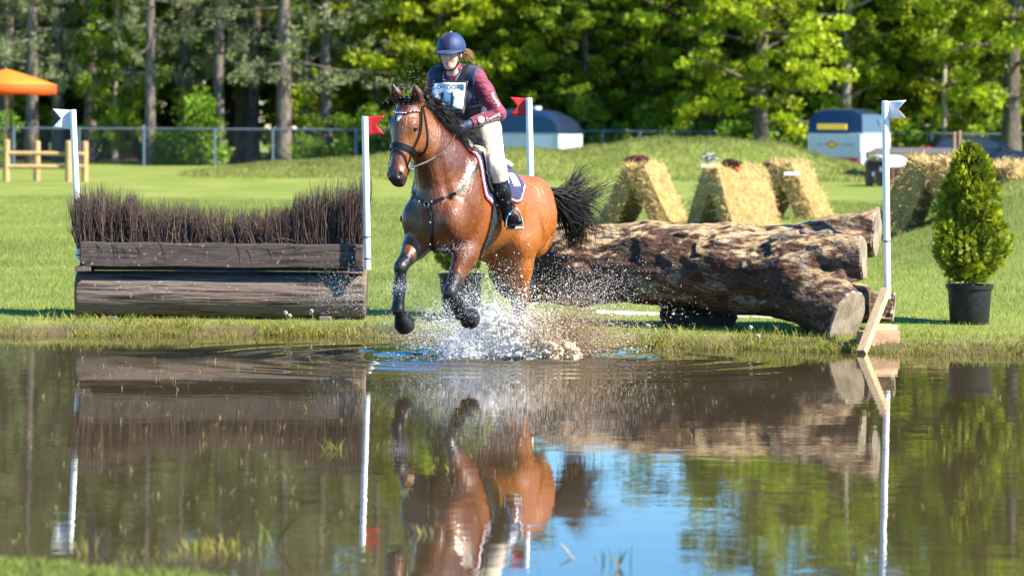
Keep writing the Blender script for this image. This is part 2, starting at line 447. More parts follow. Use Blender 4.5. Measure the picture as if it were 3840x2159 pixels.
# ------------------------------------------------------------------ brush fence on the far bank
orng = np.random.default_rng(21)
def noisy_log(a, b_, r, seed, h=.016, mat_=None, name='log', parent=None, cutn=None):
    a, b_ = np.array(a), np.array(b_); n_, m = 90, 48; t = np.linspace(0, 1, n_); an = np.linspace(0, 2 * np.pi, m, endpoint=False)
    d = b_ - a; L = np.linalg.norm(d); d /= L; u = np.cross(d, (0, 0, 1)); u /= np.linalg.norm(u); w_ = np.cross(u, d)
    T, A = np.meshgrid(t, an, indexing='ij'); base = a + d * (T[..., None] * L); rad = np.ones_like(T) * r
    P = np.stack([T * L * 1.2, np.cos(A) * 1.3 * r * 4, np.sin(A) * 1.3 * r * 4], -1).reshape(-1, 3)
    rad = rad * (1 + .035 * vnoise(P, 1.2, seed, 3).reshape(T.shape)) + .006 * vnoise(P * np.array((.5, 5, 5)), 2.5, seed + 4, 2).reshape(T.shape)
    rad[0] *= .975; rad[-1] *= .975
    V = base + (np.cos(A)[..., None] * u + np.sin(A)[..., None] * w_) * rad[..., None]
    ii = np.arange(n_ * m).reshape(n_, m); F = [np.stack([ii[:-1], np.roll(ii, -1, 1)[:-1], np.roll(ii, -1, 1)[1:], ii[1:]], -1).reshape(-1, 4)]
    V = V.reshape(-1, 3); fl = [tuple(q) for q in F[0]] + [tuple(ii[0][::-1]), tuple(ii[-1])]
    me = make_mesh(name, V, fl, mat_, True)
    for p in me.polygons:
        if len(p.vertices) > 4: p.use_smooth = False
    return link(name, me, parent)
m_oldwood = mat('weathered_dark_timber', (.15, .114, .094), rough=.85, spec=.12, noise=(22, (.032, .023, .019), .50, .64), noise2=(24, (.30, .25, .18), .60, .68), bump=(30, 1.0, .03), stretch=(.07, 1, 1), raw2=True)
m_lichen = mat('stained_board', (.095, .075, .066), rough=.85, spec=.12, noise=(24, (.036, .028, .026), .48, .66), noise2=(26, (.28, .24, .19), .60, .67), bump=(30, .7, .012), stretch=(.10, 1, 1), raw2=True)
YF = 28.75
bf = empty('brush_fence', at(830, 1200, YF))
tag(bf, 'low brush jump with dark twigs above a weathered board and half log', 'jump')
o0 = Vector(bf.location)
P_ = lambda px, py, Y: at(px, py, Y) - o0
lg = noisy_log(P_(289, 1101, YF + .22), P_(1371, 1112, YF + .25), .212, 3, name='log', mat_=m_oldwood, parent=bf)
pa, pb = P_(301, 952, YF + .02), P_(1362, 962, YF + .05)
def board(name, a, b_, h, th, mm, parent, seed=1, n_=40):
    a, b_ = Vector(a), Vector(b_); vs, fs = [], []; rr = random.Random(seed); d = (b_ - a).normalized(); nrm = Vector((d.y, -d.x, 0))
    for i in range(n_ + 1):
        c = a.lerp(b_, i / n_); j = .004 * math.sin(i * .7 + seed) + rr.uniform(-.0025, .0025); j2 = .004 * math.sin(i * .4 + 2 * seed) + rr.uniform(-.002, .002)
        for sx, sz in ((1, -1), (1, 1), (-1, 1), (-1, -1)):
            e = .006
            vs.append(c + nrm * (sx * th / 2) + Vector((0, 0, sz * h / 2 + (j if sz > 0 else j2))))
    for i in range(n_):
        for k in range(4): fs.append((4 * i + k, 4 * i + (k + 1) % 4, 4 * i + 4 + (k + 1) % 4, 4 * i + 4 + k))
    fs += [(3, 2, 1, 0), tuple(4 * n_ + k for k in range(4))]
    o = MB().add(vs, fs).build(name, mm, parent)
    m2 = o.modifiers.new('bevel', 'BEVEL'); m2.width = .008; m2.segments = 2; m2.limit_method = 'ANGLE'
    return o
board('front_board', pa, pb, .215, .07, m_lichen, bf)
board('rear_board', pa + Vector((0, .42, 0)), pb + Vector((0, .42, 0)), .215, .05, m_lichen, bf, 5)
for px in (318, 1335): MB().box(P_(px, 1006, YF + .12), (.14, .30, .05), bev=.006).build('spacer_block', m_oldwood, bf)
MB().box(P_(1366, 985, YF + .24), (.035, .16, .52), bev=.005).build('end_post', mat('pale_timber', (.33, .24, .15), rough=.75, noise=(30, .6, .45, .65), stretch=(1, 1, .2)), bf)
MB().box(P_(312, 985, YF + .40), (.035, .10, .50), bev=.005).build('end_post', m_oldwood, bf)
noisy_log(P_(300, 1095, YF + .62), P_(1374, 1100, YF + .62), .20, 9, name='rear_log', mat_=m_oldwood, parent=bf)
m_block = mat('grey_block', (.20, .165, .13), rough=.85, noise=(14, .6, .4, .6))
for px, w_ in ((425, .10), (1222, .11)): MB().box(P_(px, 1207, YF + .16), (w_, .30, .115), bev=.012).build('foot_block', m_block, bf)
for px, py in ((1330, 933), (1326, 984), (312, 985)): MB().tube([P_(px, py, YF - .02), P_(px, py, YF - .035)], [.010, .007], 8).build('bolt', mat('bolt_steel', (.5, .5, .5), rough=.35, metal=.8), bf)
# twigs: bundles of thin upright sticks that stand between the boards
S, W = [], []
topline_x = [289, 330, 400, 480, 560, 640, 720, 800, 900, 1000, 1080, 1130, 1200, 1290, 1340, 1372]
topline_y = [735, 718, 722, 735, 778, 775, 785, 800, 812, 810, 790, 745, 705, 700, 690, 650]
clump = orng.uniform(292, 1366, 150)
for i in range(4300):
    px = float(np.clip(clump[orng.integers(0, 150)] + orng.normal(0, 9), 292, 1367)) if orng.random() < .6 else orng.uniform(292, 1366); dY = orng.uniform(.06, .40); Y = YF + dY
    top = np.interp(px, topline_x, topline_y) + 16 * math.sin(px * .11) + 12 * math.sin(px * .29 + 1) + orng.exponential(40) - 26 + (22 if dY < .12 else 0)
    lean = orng.normal(0, 16) + (-16 if px < 420 else 0) * (1 - (px - 290) / 140 if px < 430 else 0) + (14 if px > 1250 else 0)
    a = np.array(P_(px, orng.uniform(905, 935), Y)); b_ = np.array(P_(px + lean, min(top, 885), Y + orng.normal(0, .03)))
    t = np.linspace(0, 1, 5)[:, None]; bend = np.array((orng.normal(0, .018), orng.normal(0, .015), 0))
    S.append(a + (b_ - a) * t + bend * np.sin(t * 3.1) + np.array((orng.normal(0, .006), 0, 0)) * np.sin(t * 9)); W.append(orng.uniform(.0020, .0050))
    if orng.random() < .55:
        j = S[-1][3]; e = j + np.array((orng.normal(0, .03), orng.normal(0, .02), orng.uniform(.03, .09))); S.append(j + (e - j) * np.linspace(0, 1, 3)[:, None]); W.append(.0016)
for i in range(24):                            # loose twigs lying across and hanging over the board
    px = orng.choice([480, 540, 700, 1010, 1060, 1150]) + orng.normal(0, 50); a = np.array(P_(px, 900 + orng.normal(0, 12), YF + .02)); L = orng.uniform(.08, .22)
    d = np.array((orng.choice([-1, 1]) * orng.uniform(.5, 1), -.06, orng.uniform(-.8, .35))); t = np.linspace(0, 1, 5)[:, None]
    S.append(a + np.array((0, -.07, .02)) + d * L * t + np.array((0, -.02, -.05)) * t ** 2); W.append(.0024)
v, f = strands(S, W)
cidx = np.repeat(orng.random(len(S)), [len(s_) * 3 for s_ in S])[:, None]
tc_ = np.array((.055, .036, .033)) * (1 - cidx) + np.array((.19, .125, .10)) * cidx ** 1.6
tc_ = np.where(cidx > .96, np.array((.30, .20, .12)), tc_)
m_twig = mat('twigs', attr=True, rough=.7, spec=.3)
tw_o = mobj('brush', v, f, m_twig, bf, True, tc_); tw_o['kind'] = 'stuff'
MB().box(P_(830, 950, YF + .23), (2.50, .30, .30)).build('brush_core', mat('brush_core', (.020, .014, .012), rough=.9), bf)

# ------------------------------------------------------------------ flag poles
m_pole = mat('white_plastic', (.80, .81, .82), rough=.35, noise=(12, .9, .45, .7))
m_flagw = mat('white_flag', (.80, .81, .83), rough=.45, transl=.25)
m_flagr = mat('red_flag', (.62, .018, .025), rough=.45, transl=.25)
m_tie = mat('black_tie', (.012, .012, .012), rough=.5)
def flag_pole(top, bot, Y0, Y1, side, mflag, label, fw=64, fh=70, ties=(), tilt=0.0, r=.030):
    """top, bot: pixels; side: -1 flag to the left, 1 to the right"""
    a, b_ = at(*bot, Y1), at(*top, Y0); e = empty('flag_pole', a); d = b_ - a
    tag(e, label, 'flag pole', 'marker flags beside the jumps')
    MB().tube([(0, 0, 0), d * .5, d * .997, d], [r, r, r, r * .8], 16).build('pole', m_pole, e, True)
    k = Y0 / FPX; w_, h_ = fw * k, fh * k; n_ = 13; vs, fs = [], []
    for i in range(n_):
        u = i / (n_ - 1)
        for j in range(9):
            v_ = j / 8; x = side * (u * w_ * (1 - .42 * (1 - abs(2 * v_ - 1)) * (u)))
            yb = .006 * math.sin(u * 5 + v_) + .02 * tilt * u + r * .6
            vs.append(d + Vector((x + side * .0, yb, -.004 - v_ * h_ + .012 * u * (1 if side > 0 else 1))))
    for i in range(n_ - 1):
        for j in range(8): fs.append((i * 9 + j, i * 9 + j + 1, i * 9 + 10 + j, i * 9 + 9 + j))
    o = mobj('flag', vs, fs, mflag, e, True); sm = o.modifiers.new('thickness', 'SOLIDIFY'); sm.thickness = .003
    for py in ties:
        t = (at(bot[0], py, Y1).z - a.z) / d.z; MB().lathe([(r * 1.02, -.006), (r * 1.12, -.004), (r * 1.12, .004), (r * 1.02, .006)], 16, tuple(d * t)).build('cable_tie', m_tie, e, True)
    return e
flag_pole((273, 412), (297, 974), 29.35, 29.30, -1, m_flagw, 'white flag on a leaning white pole at the left end of the brush jump', 78, 72, (876, 956))
flag_pole((1368, 437), (1379, 1010), 28.70, 28.68, 1, m_flagr, 'red flag on a white pole at the right end of the brush jump', 74, 70, (889, 970))
flag_pole((1983, 368), (2000, 1120), 28.9, 28.75, -1, m_flagr, 'red flag on a white pole behind the horse', 72, 68)
flag_pole((3319, 379), (3328, 1120), 27.55, 27.45, 1, m_flagw, 'white flag on a white pole at the right end of the fallen log', 74, 68, (905,), tilt=-5.5)

# ------------------------------------------------------------------ the big fallen log
log = empty('fallen_log', at(2600, 1230, 27.9)); lo0 = np.array(log.location)
tag(log, 'huge weathered fallen log with sawn limb ends lying by the water', 'log')
q_ = lambda px, py, Y: np.array(at(px, py, Y)) - lo0
cen, ext = q_(2640, 1030, 27.65), np.array((1.95, 1.25, .74))
G = Field(cen - ext, cen + ext, .0165)
TR = [(1975, 1000, 28.55, .335), (2180, 990, 28.4, .365), (2450, 985, 28.2, .355), (2750, 1005, 27.95, .375), (2980, 1040, 27.7, .36)]
G.chain([(*q_(a, b_, c), r) for a, b_, c, r in TR], k=.08)
LIMB = [  # from, to, radii, cut normal
    (q_(2960, 1050, 27.6), q_(3178, 1198, 27.15), .30, .225, (.72, -.62, -.32)),
    (q_(2980, 985, 27.6), q_(3240, 968, 27.35), .27, .175, (1, -.25, .05)),
    (q_(2930, 930, 27.95), q_(3290, 868, 27.85), .22, .195, (1, -.30, -.05)),
    (q_(3060, 1120, 27.75), q_(3352, 1148, 27.62), .20, .135, (1, -.20, -.10)),
]
for a, b_, ra, rb, cn in LIMB: G.rc(a, b_ + (b_ - a) * .3, ra, rb, k=.09)
for px, py, Y, r in ((2425, 930, 27.92, .085), (2520, 965, 27.86, .09), (2860, 985, 27.60, .10), (3020, 1100, 27.38, .10)):
    G.el(q_(px, py, Y), (r * 1.2, r, r), k=.05)                     # burrs and knots
G.el(q_(2985, 915, 27.62), (.26, .05, .045), k=.03)                 # slab of old wood on top
G.el(q_(2760, 1120, 27.5), (.30, .08, .07), k=.08, cut=True)
gx_, gy_, gz_ = G.grid(); Pn = np.stack([gx_, gy_, gz_], -1).reshape(-1, 3)
near = np.abs(G.F.reshape(-1)) < .11; dsp = np.zeros(len(Pn), dtype=np.float32); Pq = Pn[near]
stretch_ = np.array((.35, 1.0, 1.0))
dsp[near] = .040 * vnoise(Pq * stretch_, 7, 3, 3) + .018 * vnoise(Pq * stretch_, 24, 9, 2) + .022 * np.abs(vnoise(Pq * np.array((.25, 1, 1)), 14, 5, 2))
G.F = G.F + dsp.reshape(G.F.shape) * (np.abs(G.F) < .11)
for a, b_, ra, rb, cn in LIMB: G.plane_cut(b_, cn, lo=b_ - np.array((.3, .55, .5)), hi=b_ + np.array((.55, .25, .40)))
lv, lf = G.mesh(1)
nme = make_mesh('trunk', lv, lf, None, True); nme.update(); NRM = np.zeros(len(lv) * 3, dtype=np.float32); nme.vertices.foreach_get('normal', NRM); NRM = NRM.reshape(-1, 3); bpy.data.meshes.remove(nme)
n1, n2, n3 = vnoise(lv * np.array((.22, 1, 1)), 9, 31, 3), vnoise(lv * np.array((.35, 1, 1)), 34, 37, 2), vnoise(lv * np.array((.5, 1, 1)), 5, 41, 4)
bark, redd, tan, grey = np.array((.058, .038, .029)), np.array((.15, .062, .030)), np.array((.62, .43, .22)), np.array((.27, .24, .21))
c = bark + (redd - bark) * np.clip(.5 + 1.2 * n3 + .4 * n1, 0, 1)[:, None]
gm = smooth((n3 + .6 * n2 - .20) / .25); c = c * (1 - .7 * gm[:, None]) + grey * .7 * gm[:, None]
peel_lit = smooth((NRM[:, 2] * .9 + n1 * .45 + n2 * .55 + n3 * .25 - .42) / .45); c = c * (1 - peel_lit[:, None]) + (tan * (.85 + .3 * n2[:, None])) * peel_lit[:, None]  # bare-wood tan on upward faces, also painting the sunlit top lighter
c = c * (1 - .55 * smooth((n1 - .18) / .15) * (1 - .5 * peel_lit))[:, None]
fork = smooth((lv[:, 0] - q_(2950, 1000, 27.6)[0]) / .25) * smooth((n2 + .2) / .4) * .5; c = c * (1 - fork[:, None]) + np.array((.24, .155, .095)) * fork[:, None]
CUTS = []
for a, b_, ra, rb, cn in LIMB:
    nn = np.array(cn) / np.linalg.norm(cn); dd = (lv - b_) @ nn; ax_ = (b_ - a) / np.linalg.norm(b_ - a); rad = np.linalg.norm((lv - a) - ((lv - a) @ ax_)[:, None] * ax_, axis=1)
    m_ = (np.abs(dd) < .022) & (rad < rb * 1.32) & (NRM @ nn > .45)
    ringc = np.array((.50, .44, .34))[None] * (.82 + .18 * np.sin(rad * 190 + 3 * n1)[:, None]) * (1 - .35 * smooth((n3 + .1) / .5)[:, None])
    c = np.where(m_[:, None], np.array((.40, .35, .27)), c)
    Pm = lv[m_]
    if len(Pm) > 30:                                                 # the sawn face: a thin disc that follows the limb's outline
        cc_ = Pm.mean(0); u_ = np.cross(nn, (0, 0, 1)); u_ /= np.linalg.norm(u_); w2 = np.cross(nn, u_); du, dw = (Pm - cc_) @ u_, (Pm - cc_) @ w2; an_ = np.arctan2(dw, du); rr_ = np.hypot(du, dw); NB = 40
        prof_ = np.array([max(rr_[np.abs((an_ - t_ + np.pi) % (2 * np.pi) - np.pi) < .16], default=.05) for t_ in np.linspace(-np.pi, np.pi, NB, endpoint=False)]); prof_ = np.minimum(prof_, np.median(prof_) * 1.22) * .97
        CUTS.append((cc_, nn, u_, w2, prof_))
m_bark = mat('log_bark', attr=True, rough=.8, spec=.25, noise=(46, .40, .46, .62), noise2=(60, (.44, .31, .18), .64, .72), bump=(34, 1.0, .035), stretch=(.4, 1, 1), raw2=True)
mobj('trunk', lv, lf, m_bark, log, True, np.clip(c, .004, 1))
m_cut = mat('sawn_wood', (.35, .30, .23), rough=.8, spec=.15, noise=(5, (.20, .165, .12), .42, .62), noise2=(40, (.13, .10, .075), .58, .70), bump=(50, .4, .006))
n, l = m_cut.node_tree.nodes, m_cut.node_tree.links                  # growth rings about the disc's centre
wv_ = n.new('ShaderNodeTexWave'); wv_.wave_type = 'RINGS'; wv_.rings_direction = 'Z'; wv_.inputs['Scale'].default_value = 14; wv_.inputs['Distortion'].default_value = 3.5; wv_.inputs['Detail'].default_value = 3
tc2 = n.new('ShaderNodeTexCoord'); l.new(tc2.outputs['Object'], wv_.inputs['Vector']); b = n['Principled BSDF']; src = b.inputs['Base Color'].links[0].from_socket
mx = n.new('ShaderNodeMix'); mx.data_type = 'RGBA'; mx.blend_type = 'MULTIPLY'; mx.inputs['B'].default_value = (.62, .55, .47, 1); mth = n.new('ShaderNodeMath'); mth.operation = 'MULTIPLY'; mth.inputs[1].default_value = .7
l.new(wv_.outputs['Fac'], mth.inputs[0]); l.new(mth.outputs[0], mx.inputs['Factor']); l.new(src, mx.inputs['A']); l.new(mx.outputs['Result'], b.inputs['Base Color'])
for cc_, nn, u_, w2, prof_ in CUTS:
    NB = len(prof_); vs, fs = [], []
    for zz in (-.02, .006):
        for k in range(NB): t_ = -np.pi + 2 * np.pi * k / NB; vs.append((prof_[k] * math.cos(t_), prof_[k] * math.sin(t_), zz))
    vs.append((0, 0, .008))
    for k in range(NB): fs += [(k, (k + 1) % NB, NB + (k + 1) % NB, NB + k), (NB + k, NB + (k + 1) % NB, 2 * NB)]
    o = mobj('sawn_face', vs, fs, m_cut, log); Mx = Matrix(((u_[0], w2[0], nn[0], cc_[0]), (u_[1], w2[1], nn[1], cc_[1]), (u_[2], w2[2], nn[2], cc_[2]), (0, 0, 0, 1)))
    if Mx.to_3x3().determinant() < 0: Mx = Mx @ Matrix.Scale(-1, 4, (0, 1, 0))
    o.matrix_local = Mx
# slabs of loose bark on top of the trunk
for px, py, Y, sx, sy, rz in ((2975, 893, 27.55, .24, .07, .1), (3045, 884, 27.6, .17, .08, -.2)):
    bm = bmesh.new(); bmesh.ops.create_uvsphere(bm, u_segments=18, v_segments=10, radius=1)
    for vv_ in bm.verts:
        p = np.array(vv_.co); s_ = 1 + .25 * vnoise(p[None] * 2 + px, 1.3, 2, 2)[0]; vv_.co = Vector((p[0] * sx * s_, p[1] * sy * s_, (p[2] * .055 + .02 * math.sin(p[0] * 5 + px)) * s_))
    MB().bm(bm).build('bark_slab', mat('loose_bark', (.20, .155, .115), rough=.85, noise=(20, (.04, .028, .022), .45, .6), bump=(30, 1, .02), stretch=(.3, 1, 1)), log, True, loc=q_(px, py, Y), rot=(0, 0, rz))

# ------------------------------------------------------------------ prop under the log, plank, low poles, tray
m_plank = mat('new_pine', (.62, .42, .22), rough=.6, noise=(26, .72, .45, .66), stretch=(1, 1, .12))
a, b_ = at(3231, 1322, 26.40), at(3322, 1086, 26.80)
pl = empty('leaning_plank', a); tag(pl, 'pale new pine plank leaning against the sawn end of the fallen log', 'plank')
d = b_ - a; t = d.normalized(); s_ = Vector((.80, -.60, 0)); s_ = (s_ - t * s_.dot(t)).normalized(); MB().box(d / 2, (.075, .06, d.length), Matrix((s_, t.cross(s_), t)).transposed(), bev=.004).build('board', m_plank, pl)
m_sleeper = mat('reddish_sleeper', (.40, .235, .14), rough=.75, noise=(14, .6, .45, .65), stretch=(.2, 1, 1))
e = empty('timber_wedge', at(3285, 1290, 26.85)); tag(e, 'reddish timber chock under the sawn end of the fallen log', 'timber')
Rz = Matrix.Rotation(math.radians(22), 3, 'Z')
MB().box((0.02, .02, .045), (.31, .20, .13), Rz, bev=.008).build('lower_block', m_sleeper, e)
MB().box((.06, .08, .135), (.22, .16, .05), Rz, bev=.006).build('upper_block', m_plank, e)
a, b_ = at(2240, 1176, 29.3), at(3040, 1207, 28.75); e = empty('ground_pole', a); tag(e, 'white painted pole lying on the grass behind the fallen log', 'pole')
MB().tube([(0, 0, 0), (b_ - a) * .5, (b_ - a)], .034, 14).build('rail', m_pole, e, True)
e = empty('flower_tray', at(2618, 1226, 28.05)); tag(e, 'black plastic tray of dark flowers under the fallen log', 'flower tray')
MB().prism([(-.30, -.10, 0), (.30, -.10, 0), (.34, -.13, .10), (-.34, -.13, .10)], None, (0, .24, 0)).build('tray', m_tie, e)
S_, cc = [], []
def leaf_cloud(n, sampler, size, rs, flat=0.0, col=None, aspect=.55):
    """diamond leaves scattered through a volume"""
    P = sampler(n); d = rs.normal(0, 1, (n, 3)); d[:, 2] *= (1 - flat); d /= np.linalg.norm(d, axis=1)[:, None]; a = rs.normal(0, 1, (n, 3)); a -= d * (a * d).sum(1)[:, None]; a /= np.linalg.norm(a, axis=1)[:, None]
    s = size * rs.uniform(.6, 1.4, n)[:, None]; b_ = np.cross(d, a)
    V = np.stack([P - a * s, P + b_ * s * aspect, P + a * s, P - b_ * s * aspect], 1).reshape(-1, 3); F = np.arange(4 * n).reshape(n, 4)
    return V, F, P
rs = np.random.default_rng(5)
V, F, P = leaf_cloud(900, lambda n: np.stack([rs.uniform(-.33, .33, n), rs.uniform(-.13, .12, n), rs.uniform(.08, .20, n)], 1), .022, rs)
c = np.where(rs.random(900)[:, None] < .12, np.array((.35, .12, .20)), np.array((.018, .022, .010))); o = mobj('plants', V, F, mat('dark_plants', attr=True, rough=.6, transl=.2), e, False, np.repeat(c, 4, 0)); o['kind'] = 'stuff'

# ------------------------------------------------------------------ potted conifers
m_pot = mat('black_pot', (.016, .017, .021), rough=.45, spec=.25, noise=(22, (.07, .07, .07), .60, .72))
m_soil = mat('bark_mulch', (.075, .035, .02), rough=.9, bump=(60, 1, .03))
m_thuja = mat('thuja', attr=True, rough=.55, spec=.3, transl=.30)
m_stem = mat('reddish_stem', (.16, .07, .04), rough=.8)
def thuja(loc, label, rz, hgt, wid, seed):
    e = empty('potted_conifer', loc, rz); tag(e, label, 'potted tree', 'conifers in black pots')
    pot = MB().lathe([(.0, .0), (.163, .0), (.170, .01), (.192, .30), (.196, .335), (.210, .338), (.213, .372), (.203, .374), (.196, .345), (.19, .33), (.0, .33)], 36).build('pot', m_pot, e, True)
    for an in (0.3, 3.44): MB().box((.222 * math.cos(an), .222 * math.sin(an), .345), (.05, .05, .022), bev=.006).build('handle', m_pot, pot)
    MB().lathe([(.0, .335), (.10, .345), (.195, .325)], 24).build('soil', m_soil, e, True)
    rs = np.random.default_rng(seed); mb = MB()
    for i in range(9):
        an = rs.uniform(0, 6.28); r0 = .035; x, y = r0 * math.cos(an), r0 * math.sin(an); top = rs.uniform(.5, 1.0) * hgt; rr = rs.uniform(.02, .12) * (1.2 - top / hgt)
        mb.tube([(x, y, .31), (x * 1.6, y * 1.6, .31 + top * .4), (x + rr * math.cos(an), y + rr * math.sin(an), .33 + top)], [.010, .007, .002], 5)
    mb.build('stems', m_stem, e, True)['kind'] = 'stuff'
    # sprays: each a small flat fan of scale leaves
    n = 4600; V, F, C = [], [], []; k = 0
    for i in range(n):
        zt = rs.beta(1.25, 1.35); R_ = wid * np.interp(zt, [0, .06, .22, .45, .7, .9, 1.0], [.34, .62, 1.0, .90, .66, .40, .10]); rr = R_ * (rs.random() ** .38); an = rs.uniform(0, 6.28)
        R_l = 1 + .17 * math.sin(an * 3 + zt * 11) + .13 * math.sin(an * 5 - zt * 23); rr *= R_l
        p = np.array((rr * math.cos(an), rr * math.sin(an), .385 + zt * hgt)); outw = np.array((math.cos(an), math.sin(an), 0)); up = np.array((0, 0, 1.0))
        d = outw * rs.uniform(.25, .9) + up * rs.uniform(.3, 1.2) + rs.normal(0, .30, 3); d /= np.linalg.norm(d); sd_ = np.cross(d, rs.normal(0, 1, 3)); sd_ /= np.linalg.norm(sd_); L = rs.uniform(.04, .08)
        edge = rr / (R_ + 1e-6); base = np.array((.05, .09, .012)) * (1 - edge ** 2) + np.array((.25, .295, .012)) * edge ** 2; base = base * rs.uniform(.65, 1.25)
        for a_ in (-.75, -.35, 0, .35, .75):
            dd = d * math.cos(a_) + sd_ * math.sin(a_); nn = np.cross(dd, np.cross(d, sd_)); w_ = .0045; l2 = L * (1 - .35 * abs(a_)); st = p + d * L * .15
            V += [st - nn * w_ * .5, st + dd * l2 * .55 - nn * w_ * 1.2, st + dd * l2, st + dd * l2 * .55 + nn * w_ * 1.2]; F.append((k, k + 1, k + 2, k + 3)); k += 4; C += [base * .8, base, base * 1.15, base]
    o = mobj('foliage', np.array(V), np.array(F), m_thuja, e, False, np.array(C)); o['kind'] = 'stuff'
    return e
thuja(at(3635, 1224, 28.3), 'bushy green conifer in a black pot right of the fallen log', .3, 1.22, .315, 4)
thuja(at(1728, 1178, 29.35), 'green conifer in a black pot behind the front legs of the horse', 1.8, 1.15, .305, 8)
# ------------------------------------------------------------------ straw A-frames and their flowers
gz = lambda X, Y: float(ground(np.array([X]), np.array([Y]))[0])
m_straw = mat('straw', attr=True, rough=.75, spec=.25, transl=.15)
def straw_slab(name, parent, M, L, Hh, T, seed, n=2600):
    """a leaning bale: bumpy core plus stalks sticking out; M places it"""
    rs = np.random.default_rng(seed); nx, ny, nz = 14, 6, 16; V, F = [], []
    bm = bmesh.new(); bmesh.ops.create_cube(bm, size=1); bmesh.ops.subdivide_edges(bm, edges=bm.edges[:], cuts=9, use_grid_fill=True); bm.verts.index_update()
    P = np.array([v.co[:] for v in bm.verts]); F0 = [[v.index for v in f.verts] for f in bm.faces]; bm.free()
    P = np.sign(P) * np.minimum(np.abs(P), .5); rnd = P / np.maximum(np.linalg.norm(P, axis=1)[:, None], .45) * .5; P = P * .85 + rnd * .15 * np.array((1, 1, 1))
    P = P * np.array((L, T, Hh)); P = P + .035 * np.stack([vnoise(P, 5, seed + k, 2) for k in range(3)], 1)
    nV = len(P); fl = [tuple(q) for q in F0]
    u = rs.uniform(-.5, .5, (n, 3)); ax_ = rs.integers(0, 3, n); sg = rs.choice([-1, 1], n); u[np.arange(n), ax_] = .5 * sg
    Q = u * np.array((L, T, Hh)) * .97; nr = np.zeros((n, 3)); nr[np.arange(n), ax_] = sg
    d = rs.normal(0, 1, (n, 3)) * np.array((1, .8, .9)) + nr * .45; d /= np.linalg.norm(d, axis=1)[:, None]; ln = rs.uniform(.05, .15, n)[:, None]; sd_ = np.cross(d, rs.normal(0, 1, (n, 3))); sd_ /= np.linalg.norm(sd_, axis=1)[:, None]
    w_ = .0055; Vs = np.stack([Q - sd_ * w_, Q + sd_ * w_, Q + d * ln + sd_ * w_ * .5, Q + d * ln - sd_ * w_ * .5], 1).reshape(-1, 3)
    allV = np.concatenate([P, Vs]); fl += [tuple(nV + 4 * i + k for k in range(4)) for i in range(n)]
    c0 = np.array((.42, .28, .10)); cc = np.concatenate([np.tile(c0, (nV, 1)) * (.85 + .25 * vnoise(P, 14, seed, 2)[:, None]), np.repeat(np.array((.74, .54, .23)) * rs.uniform(.45, 1.25, n)[:, None], 4, 0)])
    hv = np.c_[allV, np.ones(len(allV))] @ np.array(M).T
    o = mobj(name, hv[:, :3], fl, m_straw, parent, False, cc); return o
def a_frame(px, Y, phi, label, L=.95, Hh=1.16, T=.34, spread=.46, seed=1, zoff=0.0):
    X = (px - HX) / FPX * Y; e = empty('straw_a_frame', (X, Y, gz(X, Y) - .02 + zoff), -phi); tag(e, label, 'straw jump', 'straw bale jumps on the lawn')
    for s in (-1, 1):                          # local y is the ridge, local x across
        M = Matrix.Translation((s * spread * .62, 0, Hh * .44)) @ Matrix.Rotation(s * -.46, 4, 'Y') @ Matrix.Rotation(math.pi / 2, 4, 'Z')
        straw_slab('bale', e, M, L, Hh, T, seed * 7 + s)
    return e
A1 = a_frame(2415, 56.0, math.radians(24), 'straw A-frame nearest the horse with crimson heather on top', seed=1, L=1.0)
A2 = a_frame(2755, 53.5, math.radians(58), 'middle straw A-frame with a white tray and red pots on top', seed=2, L=1.05)
A3 = a_frame(2965, 58.5, math.radians(26), 'right straw A-frame with pinkish heather and a white tray', seed=3, L=1.0)
A4 = a_frame(3505, 45.0, math.radians(24), 'straw A-frame on the grassy bank behind the potted conifer', seed=4, L=.85, Hh=1.02, zoff=-.04, T=.42, spread=.50)
A5 = a_frame(3800, 47.0, math.radians(40), 'small straw heap at the right edge of the photo', seed=5, L=.8, Hh=.5, spread=.32, T=.24, zoff=-.20)
m_stake = mat('wooden_stake', (.33, .19, .11), rough=.8)
e = empty('wooden_stakes', at(3588, 548, 45.0)); tag(e, 'two wooden stakes standing up from the straw on the bank', 'stake')
for dx, hh in ((-.03, .20), (.045, .22)): MB().box((dx, 0, hh / 2 - .12), (.04, .04, hh + .24), bev=.004).build('stake', m_stake, e)
def flower_pot(px, py, Y, label, col, w_=.30, h_=.14, potcol=(.05, .03, .025), n=500, tray=None, seed=1):
    p = at(px, py, Y); e = empty('flower_pot', p); tag(e, label, 'flowers', 'flowers set on the straw jumps'); rs = np.random.default_rng(seed)
    mp = mat('pot_' + str(potcol), potcol, rough=.5)
    if tray: MB().box((0, 0, .03), (tray, .16, .06), bev=.01).build('tray', mp, e)
    else:
        for s in ((-1, 1) if w_ > .25 else (0,)): MB().lathe([(.0, 0), (.055, 0), (.07, .10), (.075, .11), (.0, .10)], 14, (s * .075, 0, 0)).build('pot', mp, e, True)
    V, F, P = leaf_cloud(n, lambda k: (lambda g: g / np.maximum(np.linalg.norm(g, axis=1)[:, None], 1e-6) * rs.random(k)[:, None] ** .4 * np.array((w_ / 2, .12, h_ / 2)) + np.array((0, 0, .09 + h_ / 2)))(rs.normal(0, 1, (k, 3))), .022, rs)
    mixm = rs.random(n)[:, None]; c = np.where(mixm < .68, np.array(col), np.array((.04, .07, .02))) * rs.uniform(.6, 1.3, n)[:, None]
    o = mobj('blooms', V, F, mat('blooms', attr=True, rough=.7, transl=.25), e, False, np.repeat(c, 4, 0)); o['kind'] = 'stuff'
flower_pot(2388, 636, 56.0, 'crimson heather on the straw A-frame nearest the horse', (.24, .035, .07), .46, .17, n=700, seed=1)
